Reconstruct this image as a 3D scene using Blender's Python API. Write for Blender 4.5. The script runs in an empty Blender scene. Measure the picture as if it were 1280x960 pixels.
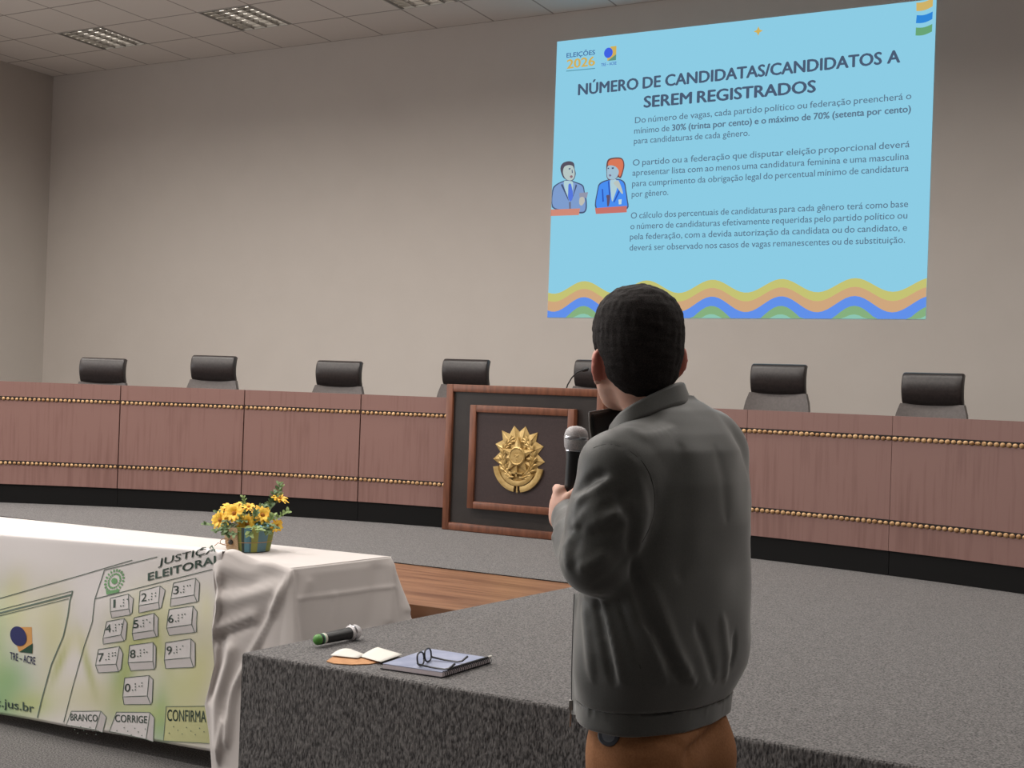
import bpy, bmesh, math, random
import numpy as np
from mathutils import Vector, Matrix
random.seed(7); rng = np.random.default_rng(7)
SC = bpy.context.scene
COL = SC.collection
# ------------------------------------------------------------------ camera
FPX, YAW, PITCH, ROLL, EYE = 1529.0, math.radians(27.99), math.radians(0.218), math.radians(2.026), 1.6
_c, _s = math.cos(YAW), math.sin(YAW)
FW = Vector((-_s*math.cos(PITCH), _c*math.cos(PITCH), math.sin(PITCH)))
RT = Vector((_c, _s, 0.0))
UP0 = RT.cross(FW)
RI = RT*math.cos(ROLL) + UP0*math.sin(ROLL)
UI = RI.cross(FW)
CP = Vector((0, 0, EYE))
cam_data = bpy.data.cameras.new('camera'); cam = bpy.data.objects.new('camera', cam_data); COL.objects.link(cam)
cam_data.sensor_width = 36.0; cam_data.lens = FPX/1280*36.0
cam_data.clip_start = 0.05; cam_data.clip_end = 100
cam.matrix_world = Matrix(((RI.x, UI.x, -FW.x, CP.x), (RI.y, UI.y, -FW.y, CP.y), (RI.z, UI.z, -FW.z, CP.z), (0, 0, 0, 1)))
SC.camera = cam
# ------------------------------------------------------------------ world, light, exposure
vs = SC.view_settings
vs.view_transform = 'Standard'; vs.look = 'None'; vs.gamma = 1.0; vs.use_curve_mapping = False
vs.exposure = 0.16
world = bpy.data.worlds.new('world'); SC.world = world; world.use_nodes = True
world.node_tree.nodes['Background'].inputs[0].default_value = (0.9, 0.95, 1.0, 1)
world.node_tree.nodes['Background'].inputs[1].default_value = 0.02
CEIL = 5.0425
TILE_X, TILE_Y, SEAM_X = 0.625, 0.636, -10.642
def lamp_light(x, y, watts, size=0.56, spread=160, col=(1.0, 0.95, 0.89)):
    d = bpy.data.lights.new('louvre_light', 'AREA'); d.shape = 'SQUARE'; d.size = size
    d.energy = watts; d.color = col; d.spread = math.radians(spread)
    o = bpy.data.objects.new('louvre_light', d); COL.objects.link(o)
    o.location = (x, y, CEIL-0.03); return o
LAMP_X = [SEAM_X + TILE_X*(1.5+3*k) for k in range(-1, 8)]
LAMP_Y = [10-TILE_Y*(1.5+4*j) for j in range(0, 5)]
ROW_W = {1: (42, 0.66), 2: (47, 0.34), 3: (54, 0.06), 4: (14, 0.0)}      # watts per lamp, and the share of it right of the table
for j, (w, share) in ROW_W.items():
    for x in LAMP_X:
        if x > -11.2 and (x < -3 or share > 0): lamp_light(x, LAMP_Y[j], w*(1.0 if x < -3 else share))
def added_side_light(y0, y1, z0, z1, watts):  # unseen area lights, added to brighten the ceiling and left-facing sides
    d = bpy.data.lights.new('window_daylight', 'AREA'); d.shape = 'RECTANGLE'; d.size = y1-y0; d.size_y = z1-z0
    d.energy = watts; d.color = (0.95, 0.97, 1.0)
    o = bpy.data.objects.new('window_daylight', d); COL.objects.link(o)
    o.location = (-11.40, (y0+y1)/2, (z0+z1)/2); o.rotation_euler = (math.radians(122), 0, math.radians(-90)); return o
ADDED_WIN = [(-4.6, -2.2), (-1.4, 1.0), (1.8, 4.2)]
for a, b in ADDED_WIN: added_side_light(a, b, 1.5, 3.9, 120)
# ------------------------------------------------------------------ helpers
def lin(c):
    c = c/255.0
    return c/12.92 if c <= 0.04045 else ((c+0.055)/1.055)**2.4
def rgb(r, g, b): return (lin(r), lin(g), lin(b), 1.0)
def at(px, py, Y):
    "the point seen at a pixel of the 1280x960 photograph on the vertical plane y = Y"
    d = FW + RI*((px-640)/FPX) - UI*((py-480)/FPX)
    return CP + d*(Y/d.y)
def at_z(px, py, z):
    d = FW + RI*((px-640)/FPX) - UI*((py-480)/FPX)
    return CP + d*((z-EYE)/d.z)
def mat(name, color, rough=0.6, metal=0.0, spec=0.5, sheen=0.0, coat=0.0):
    m = bpy.data.materials.new(name); m.use_nodes = True
    b = m.node_tree.nodes['Principled BSDF']
    b.inputs['Base Color'].default_value = color; b.inputs['Roughness'].default_value = rough
    b.inputs['Metallic'].default_value = metal; b.inputs['Specular IOR Level'].default_value = spec
    b.inputs['Sheen Weight'].default_value = sheen; b.inputs['Coat Weight'].default_value = coat
    return m
def nodes(m):
    nt = m.node_tree
    return nt, nt.nodes, nt.links, nt.nodes['Principled BSDF']
def noise_mat(name, c1, c2, scale, rough=0.7, bump=0.0, stretch=(1, 1, 1), detail=4, lo=0.35, hi=0.65, dist=0.002, coord='Object', **kw):
    "two colours mixed by noise, with an optional bump"
    m = mat(name, c1, rough, **kw); nt, N, L, B = nodes(m)
    tc = N.new('ShaderNodeTexCoord'); mp = N.new('ShaderNodeMapping'); mp.inputs['Scale'].default_value = stretch
    nz = N.new('ShaderNodeTexNoise'); nz.inputs['Scale'].default_value = scale; nz.inputs['Detail'].default_value = detail
    cr = N.new('ShaderNodeValToRGB'); cr.color_ramp.elements[0].position = lo; cr.color_ramp.elements[1].position = hi
    cr.color_ramp.elements[0].color = c1; cr.color_ramp.elements[1].color = c2
    L.new(tc.outputs[coord], mp.inputs[0]); L.new(mp.outputs[0], nz.inputs['Vector'])
    L.new(nz.outputs['Fac'], cr.inputs[0]); L.new(cr.outputs[0], B.inputs['Base Color'])
    if bump:
        bp = N.new('ShaderNodeBump'); bp.inputs['Strength'].default_value = bump; bp.inputs['Distance'].default_value = dist
        L.new(nz.outputs['Fac'], bp.inputs['Height']); L.new(bp.outputs[0], B.inputs['Normal'])
    return m
def glow(name, color, strength=0.895):
    m = bpy.data.materials.new(name); m.use_nodes = True; nt = m.node_tree; nt.nodes.clear()
    e = nt.nodes.new('ShaderNodeEmission'); e.inputs[0].default_value = color; e.inputs[1].default_value = strength
    o = nt.nodes.new('ShaderNodeOutputMaterial'); nt.links.new(e.outputs[0], o.inputs[0]); return m
def link(name, me, m=None, parent=None, loc=None):
    o = bpy.data.objects.new(name, me); COL.objects.link(o)
    if m is not None:
        for mm in (m if isinstance(m, (list, tuple)) else [m]): me.materials.append(mm)
    if parent is not None: o.parent = parent
    if loc is not None: o.location = loc
    return o
def obj(name, bm, m=None, parent=None, smooth=None, loc=None):
    "link a bmesh as one mesh object; smooth = auto-smooth angle in degrees"
    me = bpy.data.meshes.new(name)
    bmesh.ops.recalc_face_normals(bm, faces=bm.faces[:])
    if smooth is not None:
        a = math.radians(smooth)
        for f in bm.faces: f.smooth = True
        for e in bm.edges:
            if len(e.link_faces) == 2 and e.calc_face_angle(0) > a: e.smooth = False
    bm.to_mesh(me); bm.free()
    return link(name, me, m, parent, loc)
def tag(o, label, cat, group=None, kind=None):
    o['label'] = label; o['category'] = cat
    if group: o['group'] = group
    if kind: o['kind'] = kind
    return o
def thing(name, label, cat, loc=(0, 0, 0), rz=0.0, group=None):
    o = bpy.data.objects.new(name, None); COL.objects.link(o); o.empty_display_size = 0.1
    o.location = loc; o.rotation_euler = (0, 0, rz)
    return tag(o, label, cat, group)
def struct(name, bm, m, smooth=None, parent=None):
    o = obj(name, bm, m, parent, smooth)
    if parent is None: o['kind'] = 'structure'
    return o
def dup(root, loc, rz, label, group=None):
    "a copy of a thing with copies of its parts and sub-parts"
    r = root.copy(); COL.objects.link(r); r.location = loc; r.rotation_euler = (0, 0, rz); r['label'] = label
    if group: r['group'] = group
    for ch in list(root.children):
        c = ch.copy(); COL.objects.link(c); c.parent = r
        for g in list(ch.children):
            d = g.copy(); COL.objects.link(d); d.parent = c
    return r
def BM(): return bmesh.new()
def add_box(bm, x0, x1, y0, y1, z0, z1, bevel=0.0, M=None, seg=2):
    r = bmesh.ops.create_cube(bm, size=1.0); vs_ = r['verts']
    for v in vs_:
        v.co = Vector(((x0+x1)/2+v.co.x*(x1-x0), (y0+y1)/2+v.co.y*(y1-y0), (z0+z1)/2+v.co.z*(z1-z0)))
    if bevel > 0:
        es = list({e for v in vs_ for e in v.link_edges})
        n0 = len(bm.verts)
        r2 = bmesh.ops.bevel(bm, geom=es, offset=bevel, segments=seg, affect='EDGES', profile=0.5)
        vs_ = list({v for f in r2['faces'] for v in f.verts} | {v for v in vs_ if v.is_valid})
    if M is not None:
        for v in vs_: v.co = M @ v.co
    return vs_
def add_quad(bm, pts):
    return bm.faces.new([bm.verts.new(p) for p in pts])
def tube(bm, pts, rad, n=10, cap=True):
    "a tube through points; rad is a number or one per point"
    pts = [Vector(p) for p in pts]
    if not isinstance(rad, (list, tuple)): rad = [rad]*len(pts)
    prev = None; rings = []
    for i, p in enumerate(pts):
        t = (pts[min(i+1, len(pts)-1)]-pts[max(i-1, 0)]).normalized()
        if prev is None:
            a = Vector((0, 0, 1)) if abs(t.z) < 0.9 else Vector((1, 0, 0))
            u = t.cross(a).normalized()
        else:
            u = (prev - t*prev.dot(t)).normalized()
        w = t.cross(u); prev = u
        rings.append([bm.verts.new(p + (u*math.cos(k*2*math.pi/n)+w*math.sin(k*2*math.pi/n))*rad[i]) for k in range(n)])
    for r0, r1 in zip(rings, rings[1:]):
        for k in range(n): bm.faces.new((r0[k], r0[(k+1) % n], r1[(k+1) % n], r1[k]))
    if cap:
        bm.faces.new(rings[0][::-1]); bm.faces.new(rings[-1])
    return rings
def lathe(bm, prof, n=32, M=None, cap=True):
    "prof: (radius, z) pairs"
    rings = []
    for r, z in prof:
        ring = []
        for k in range(n):
            a = 2*math.pi*k/n; p = Vector((max(r, 1e-5)*math.cos(a), max(r, 1e-5)*math.sin(a), z))
            ring.append(bm.verts.new(M @ p if M is not None else p))
        rings.append(ring)
    for r0, r1 in zip(rings, rings[1:]):
        for k in range(n): bm.faces.new((r0[k], r0[(k+1) % n], r1[(k+1) % n], r1[k]))
    if cap:
        bm.faces.new(rings[0][::-1]); bm.faces.new(rings[-1])
def sphere(bm, c, r, M=None, seg=12, rings=8):
    "r: radius or three radii"
    rr = (r, r, r) if isinstance(r, (int, float)) else r
    res = bmesh.ops.create_uvsphere(bm, u_segments=seg, v_segments=rings, radius=1.0)
    for v in res['verts']:
        p = Vector((v.co.x*rr[0], v.co.y*rr[1], v.co.z*rr[2]))
        if M is not None: p = M @ p
        v.co = p + Vector(c)
    return res['verts']
def poly_prism(bm, pts, f, t=0.0):
    "a flat polygon given in 2-D; f maps (x, y, depth) to 3-D; t is its thickness"
    if t <= 0: return bm.faces.new([bm.verts.new(f(x, y, 0.0)) for x, y in pts])
    a = [bm.verts.new(f(x, y, 0.0)) for x, y in pts]; b = [bm.verts.new(f(x, y, t)) for x, y in pts]
    n = len(pts)
    bm.faces.new(a[::-1]); bm.faces.new(b)
    for i in range(n): bm.faces.new((a[i], a[(i+1) % n], b[(i+1) % n], b[i]))
def mesh_np(name, V, F, m=None, parent=None, smooth=True):
    me = bpy.data.meshes.new(name); me.from_pydata([tuple(v) for v in V], [], [tuple(f) for f in F]); me.update()
    if smooth:
        me.polygons.foreach_set('use_smooth', [True]*len(me.polygons))
    return link(name, me, m, parent)
def text_geo(s, bold=0.0, res=3):
    "vertices and faces of a line of lettering, in units of its size"
    cu = bpy.data.curves.new('lettering', 'FONT'); cu.body = s; cu.size = 1.0; cu.resolution_u = res
    o = bpy.data.objects.new('lettering', cu); COL.objects.link(o)
    dg = bpy.context.evaluated_depsgraph_get(); dg.update()
    me = bpy.data.meshes.new_from_object(o.evaluated_get(dg))
    V = [(v.co.x, v.co.y) for v in me.vertices]; F = [tuple(p.vertices) for p in me.polygons]
    if bold > 0:      # heavier strokes: the outlines repeated with small shifts
        V0, F0 = V, F; V, F = [], []
        for dx, dy in ((-1, 0), (1, 0), (0, 0.6), (0, -0.6)):
            k = len(V); V += [(x+dx*bold, y+dy*bold) for x, y in V0]; F += [tuple(i+k for i in f) for f in F0]
    bpy.data.objects.remove(o); bpy.data.curves.remove(cu); bpy.data.meshes.remove(me)
    return V, F
_adv = {}
def advance(s, bold=0.0):
    k = (s, bold)
    if k not in _adv:
        V, F = text_geo(s, bold, 1); xs = [v[0] for v in V]; _adv[k] = (min(xs), max(xs))
    return _adv[k]
# ------------------------------------------------------------------ the room
XL, XR, YB, YF = -11.5, 7.0, 10.0, -7.0
M_wall = noise_mat('wall_paint', rgb(196, 188, 181), rgb(198, 190, 183), 3.0, rough=0.85, spec=0.2)
M_wall2 = noise_mat('side_wall_paint', rgb(194, 187, 180), rgb(196, 189, 182), 3.0, rough=0.85, spec=0.2)
M_carpet = noise_mat('grey_carpet', rgb(54, 52, 53), rgb(128, 125, 124), 160, rough=0.95, bump=0.7, sheen=0.16, stretch=(1, 1, 0.4), detail=5, lo=0.34, hi=0.68, dist=0.008, spec=0.1)
M_floor = noise_mat('grey_floor_carpet', rgb(54, 52, 52), rgb(116, 113, 112), 150, rough=0.95, bump=0.6, sheen=0.12, lo=0.38, hi=0.64, dist=0.005, spec=0.1)
def wall(name, x0, x1, y0, y1, z0, z1, m):
    bm = BM(); add_box(bm, x0, x1, y0, y1, z0, z1); return struct(name, bm, m)
wall('floor', XL-0.2, XR+0.2, YF-0.2, YB+0.2, -0.2, 0, M_floor)
wall('wall_back', XL-0.2, XR+0.2, YB, YB+0.2, 0, CEIL+0.3, M_wall)
wall('wall_left', XL-0.2, XL, YF, YB, 0, CEIL+0.3, M_wall2)
wall('wall_right', XR, XR+0.2, YF, YB, 0, CEIL+0.3, M_wall2)
wall('wall_front', XL-0.2, XR+0.2, YF-0.2, YF, 0, CEIL+0.3, M_wall2)
M_added_frame = mat('white_window_frame', rgb(215, 212, 206), 0.5); M_added_glass = mat('window_glass', rgb(205, 215, 222), 0.15)
for k, (a, b_) in enumerate(ADDED_WIN):  # windows made up out of view to go with the added side lights
    bm = BM()
    for y0, y1, z0, z1 in ((a-0.06, a, 1.44, 3.96), (b_, b_+0.06, 1.44, 3.96), (a, b_, 1.44, 1.5), (a, b_, 3.9, 3.96), ((a+b_)/2-0.02, (a+b_)/2+0.02, 1.5, 3.9)): add_box(bm, XL+0.001, XL+0.05, y0, y1, z0, z1)
    w = struct('window_%d' % (k+1), bm, M_added_frame)
    bm = BM(); add_box(bm, XL+0.004, XL+0.02, a, b_, 1.5, 3.9); obj('pane', bm, M_added_glass, w)
# suspended ceiling: tiles with a grid, left open where the louvre lights sit
def ceiling_material():
    m = mat('ceiling_tile', rgb(222, 214, 207), 0.9, spec=0.2); nt, N, L, B = nodes(m)
    g = N.new('ShaderNodeNewGeometry'); sp = N.new('ShaderNodeSeparateXYZ'); L.new(g.outputs['Position'], sp.inputs[0])
    def seam(out, off, pitch):
        a = N.new('ShaderNodeMath'); a.operation = 'SUBTRACT'; a.inputs[1].default_value = off; L.new(out, a.inputs[0])
        b = N.new('ShaderNodeMath'); b.operation = 'PINGPONG'; b.inputs[1].default_value = pitch/2; L.new(a.outputs[0], b.inputs[0])
        c = N.new('ShaderNodeMath'); c.operation = 'LESS_THAN'; c.inputs[1].default_value = 0.009; L.new(b.outputs[0], c.inputs[0]); return c
    cx, cy = seam(sp.outputs[0], SEAM_X-50*TILE_X, TILE_X), seam(sp.outputs[1], 10-50*TILE_Y, TILE_Y)
    mx = N.new('ShaderNodeMath'); mx.operation = 'MAXIMUM'; L.new(cx.outputs[0], mx.inputs[0]); L.new(cy.outputs[0], mx.inputs[1])
    mix = N.new('ShaderNodeMixRGB'); mix.inputs[1].default_value = rgb(222, 214, 207); mix.inputs[2].default_value = rgb(165, 155, 148)
    L.new(mx.outputs[0], mix.inputs[0]); L.new(mix.outputs[0], B.inputs['Base Color']); return m
lamps = set()
xs = [XL-0.1] + [SEAM_X+TILE_X*i for i in range(-1, 29) if XL < SEAM_X+TILE_X*i < XR] + [XR+0.1]
ys = [YB+0.1] + [10-TILE_Y*j for j in range(1, 27) if 10-TILE_Y*j > YF] + [YF-0.1]
bm = BM()
ceil_grid = [[bm.verts.new((x, y, CEIL)) for y in ys] for x in xs]
for i in range(len(xs)-1):
    for j in range(len(ys)-1):
        cx, cy = (xs[i]+xs[i+1])/2, (ys[j]+ys[j+1])/2
        if j == 0: cy = 10-TILE_Y/2
        hit = [(lx, ly) for lx in LAMP_X[1:4] for ly in LAMP_Y[:1] if abs(lx-cx) < 0.1 and abs(ly-cy) < 0.1]
        if hit: lamps.add(hit[0]); continue
        bm.faces.new((ceil_grid[i][j], ceil_grid[i+1][j], ceil_grid[i+1][j+1], ceil_grid[i][j+1]))
struct('ceiling', bm, ceiling_material())
# louvre lights
M_louvre = mat('mirror_louvre', rgb(140, 136, 132), 0.35, metal=0.7)
M_housing = mat('white_lamp_housing', rgb(190, 186, 180), 0.5)
M_tube_dim = glow('lit_tube', rgb(255, 246, 232), 3.0)
def make_lamp():
    t = thing('ceiling_light', '', 'ceiling light', (0, 0, 0))
    w, d = TILE_X/2-0.004, TILE_Y/2-0.004
    bm = BM()
    add_box(bm, -w, w, -d, d, 0.11, 0.12)
    for s in (-1, 1):
        add_box(bm, s*w-0.004, s*w+0.004, -d, d, -0.004, 0.12)
        add_box(bm, -w, w, s*d-0.004, s*d+0.004, -0.004, 0.12)
    obj('housing', bm, M_housing, t)
    for k in range(4):
        x = -w + (k+0.5)*2*w/4
        bm = BM(); tube(bm, [(x, -d+0.02, 0.075), (x, d-0.02, 0.075)], 0.013, 10); obj('tube', bm, M_tube_dim, t)
    bm = BM()
    for k in range(1, 4): add_box(bm, -w+k*2*w/4-0.006, -w+k*2*w/4+0.006, -d, d, 0.0, 0.03)
    for k in range(8):
        y = -d+(k+0.5)*2*d/8; add_box(bm, -w, w, y-0.004, y+0.004, 0.002, 0.027)
    for s in (-1, 1): add_box(bm, s*(w-0.02)-0.016, s*(w-0.02)+0.016, -d, d, -0.002, 0.004)
    obj('louvre', bm, M_louvre, t)
    return t
vis = [(1, 'square louvre ceiling light nearest the left corner, bright tubes showing'), (2, 'square louvre ceiling light, middle of the three in view'),
       (3, 'square louvre ceiling light cut by the top edge, nearest the projected slide')]
lamp0 = make_lamp(); lamp0['group'] = 'louvre ceiling lights'
for k, lab in vis:
    p = (LAMP_X[k], LAMP_Y[0], CEIL)
    if k == 1: lamp0.location = p; lamp0['label'] = lab
    else: dup(lamp0, p, 0, lab)
# stage
STZ = 0.63
def edge_x(y): return -2.859+0.153*(y-3.41)
def prism(bm, pts, z0, z1, bev=0.0):
    a = [bm.verts.new((x, y, z0)) for x, y in pts]; b = [bm.verts.new((x, y, z1)) for x, y in pts]; n = len(pts)
    bm.faces.new(a[::-1]); top = bm.faces.new(b)
    for i in range(n): bm.faces.new((a[i], a[(i+1) % n], b[(i+1) % n], b[i]))
    if bev: bmesh.ops.bevel(bm, geom=list(top.edges), offset=bev, segments=3, affect='EDGES', profile=0.5)
bm = BM()
prism(bm, [(edge_x(3.41), 3.41), (XR, 3.41), (XR, YB), (XL, YB), (XL, 5.63), (edge_x(5.63), 5.63)], 0, STZ, 0.012)
struct('stage_platform', bm, M_carpet)
M_parquet = noise_mat('brown_laminate', rgb(98, 66, 48), rgb(142, 104, 78), 2.2, rough=0.35, stretch=(1.0, 14, 1), detail=6, lo=0.3, hi=0.7)
bm = BM(); prism(bm, [(-5.6, 4.62), (edge_x(4.62)-0.003, 4.62), (edge_x(5.627)-0.003, 5.627), (-5.6, 5.627)], 0, STZ-0.006)
struct('wooden_stage_floor', bm, M_parquet)
# ------------------------------------------------------------------ the long curved bench, the chairs behind it, the crest panel
BC, BR = Vector((-3.283, -1.652, 0)), 8.92
def arc(deg, r, z): a = math.radians(deg); return Vector((BC.x+r*math.sin(a), BC.y+r*math.cos(a), z))
def on_arc(px, py, R):
    d = FW + RI*((px-640)/FPX) - UI*((py-480)/FPX); e = CP-BC
    A = d.x*d.x+d.y*d.y; B = 2*(d.x*e.x+d.y*e.y); C_ = e.x*e.x+e.y*e.y-R*R
    return CP + d*((-B+math.sqrt(B*B-4*A*C_))/(2*A))
def bench_wood():
    m = mat('mahogany_veneer', rgb(120, 82, 74), 0.42, spec=0.5); nt, N, L, B = nodes(m)
    tc = N.new('ShaderNodeTexCoord'); mp = N.new('ShaderNodeMapping'); mp.inputs['Scale'].default_value = (30, 30, 1.6)
    nz = N.new('ShaderNodeTexNoise'); nz.inputs['Scale'].default_value = 1.5; nz.inputs['Detail'].default_value = 6
    n2 = N.new('ShaderNodeTexNoise'); n2.inputs['Scale'].default_value = 1.1; n2.inputs['Detail'].default_value = 2
    L.new(tc.outputs['Object'], mp.inputs[0]); L.new(mp.outputs[0], nz.inputs['Vector']); L.new(tc.outputs['Object'], n2.inputs['Vector'])
    ad = N.new('ShaderNodeMath'); ad.operation = 'ADD'; L.new(nz.outputs['Fac'], ad.inputs[0]); L.new(n2.outputs['Fac'], ad.inputs[1])
    cr = N.new('ShaderNodeValToRGB'); cr.color_ramp.elements[0].position = 0.75; cr.color_ramp.elements[1].position = 1.2
    cr.color_ramp.elements[0].color = rgb(124, 91, 84); cr.color_ramp.elements[1].color = rgb(136, 103, 96)
    L.new(ad.outputs[0], cr.inputs[0]); L.new(cr.outputs[0], B.inputs['Base Color']); return m
M_bench = bench_wood()
M_black = mat('black_laminate', rgb(12, 11, 11), 0.6, spec=0.2)
M_gap = mat('dark_groove', rgb(30, 20, 18), 0.8)
M_bead = noise_mat('gilt_bead', rgb(150, 110, 70), rgb(206, 168, 122), 40, rough=0.42, metal=0.15)
Z_PL, Z_TOP, Z_T1, Z_T2 = 0.769, 1.523, 1.398, 0.927
def arc_slab(bm, a0, a1, r0, r1, z0, z1, n=10):
    c = [[bm.verts.new(arc(a0+(a1-a0)*i/n, r, z)) for r, z in ((r0, z0), (r1, z0), (r1, z1), (r0, z1))] for i in range(n+1)]
    for p, q in zip(c, c[1:]):
        for k in range(4): bm.faces.new((p[k], p[(k+1) % 4], q[(k+1) % 4], q[k]))
    bm.faces.new(c[0][::-1]); bm.faces.new(c[-1])
def make_desk(a0, a1, label, gap):
    mid = arc((a0+a1)/2, BR, STZ)
    t = thing('judges_bench_unit', label, 'bench', mid, 0, 'curved bench units')
    def part(name, bm, m, smooth=None):
        for v in bm.verts: v.co -= mid
        return obj(name, bm, m, t, smooth)
    g = gap
    b = BM(); arc_slab(b, a0+g, a1-g, BR-0.012, BR+0.022, Z_PL, Z_TOP); part('front_panel', b, M_bench, 20)
    b = BM(); arc_slab(b, a0+0.01, a1-0.01, BR, BR+0.022, STZ+0.001, Z_PL-0.0005); part('plinth', b, M_black, 20)
    b = BM(); arc_slab(b, a0+0.02, a1-0.02, BR+0.0225, BR+0.48, STZ+0.72, STZ+0.75); part('desktop', b, M_bench, 20)
    for zt in (Z_T1, Z_T2):
        b = BM(); arc_slab(b, a0+g, a1-g, BR-0.0135, BR-0.0121, zt-0.011, zt+0.016); groove = part('bead_trim', b, M_gap, 20)
        n = int(round(math.radians(a1-a0)*BR/0.0335)); b = BM()
        for k in range(n):
            a = a0+g+(a1-a0-2*g)*(k+0.5)/n
            sphere(b, arc(a, BR-0.014, zt-0.003+random.uniform(-.001, .001)), (0.0150*random.uniform(.9, 1.08), 0.009, 0.0132*random.uniform(.85, 1.05)), None, 8, 6)
        for v in b.verts: v.co -= mid
        obj('gilt_beads', b, M_bead, groove, 60)
    for s, a in ((-1, a0+0.06), (1, a1-0.06)):
        b = BM(); arc_slab(b, a-0.05, a+0.05, BR+0.023, BR+0.4, STZ+0.001, STZ+0.7195, 1); part('side_panel', b, M_black)
    return t
cuts = [(-34.7, -28.7, 'reddish wooden bench unit at the far left, cut by the photo edge'), (-28.7, -22.75, 'reddish wooden bench unit in front of the leftmost black chair'),
        (-22.75, -16.65, 'reddish wooden bench unit in front of the second black chair from the left'), (-16.65, -10.9, 'reddish wooden bench unit in front of the third black chair from the left'),
        (-10.9, -4.9, 'reddish wooden bench unit left of the crest panel, partly hidden behind it'), (-4.9, 1.1, 'reddish wooden bench unit hidden behind the crest panel and the standing man'),
        (1.1, 6.95, 'reddish wooden bench unit hidden behind the back of the standing man'), (6.95, 12.7, 'reddish bench unit right of the man, before the second chair from right'),
        (12.7, 18.7, 'reddish wooden bench unit in front of the rightmost black chair, at the right edge'), (18.7, 24.7, 'reddish wooden bench unit beyond the right edge of the photo')]
for a0, a1, lab in cuts[:-1]:
    make_desk(a0, a1, lab, 0.028 if a0 < 0 else 0.008)
# -- chairs
M_leather = noise_mat('black_leather', rgb(38, 33, 33), rgb(50, 44, 43), 60, rough=0.38, bump=0.15)
M_leather_lit = noise_mat('dark_grey_leather', rgb(88, 82, 80), rgb(98, 91, 89), 60, rough=0.5, bump=0.15)  # same black leather; light on the backrest is painted in as a lighter colour
M_chrome = mat('chrome', rgb(200, 200, 205), 0.2, metal=1.0)
M_plastic = mat('black_plastic', rgb(26, 26, 27), 0.45)
def slab_profile(bm, prof, x0, x1, taper=1.0, seg=10, ends=0.012):
    "extrude a closed (y, z) profile along x with rounded ends"
    cy = sum(p[0] for p in prof)/len(prof); cz = sum(p[1] for p in prof)/len(prof)
    st = [(x0, 0.86), (x0+ends*0.35, 0.95), (x0+ends, 1.0)] + [(x0+ends+(x1-x0-2*ends)*k/seg, 1.0) for k in range(1, seg)] + [(x1-ends, 1.0), (x1-ends*0.35, 0.95), (x1, 0.86)]
    rings = [[bm.verts.new((x, cy+(y-cy)*s, cz+(z-cz)*(1-(1-s)*0.4))) for y, z in prof] for x, s in st]
    n = len(prof)
    for p, q in zip(rings, rings[1:]):
        for k in range(n): bm.faces.new((p[k], p[(k+1) % n], q[(k+1) % n], q[k]))
    bm.faces.new(rings[0][::-1]); bm.faces.new(rings[-1])
def smooth_closed(pts, n=4):
    out = []; N_ = len(pts)
    for i in range(N_):
        p0, p1, p2, p3 = (Vector((*pts[(i+k-1) % N_], 0)) for k in range(4))
        for k in range(n):
            t = k/n
            v = 0.5*((2*p1)+(p2-p0)*t+(2*p0-5*p1+4*p2-p3)*t*t+(3*p1-p0-3*p2+p3)*t**3); out.append((v.x, v.y))
    return out
CH_TOP = 1.15      # headrest top above the stage when the lift is at its lowest
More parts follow.
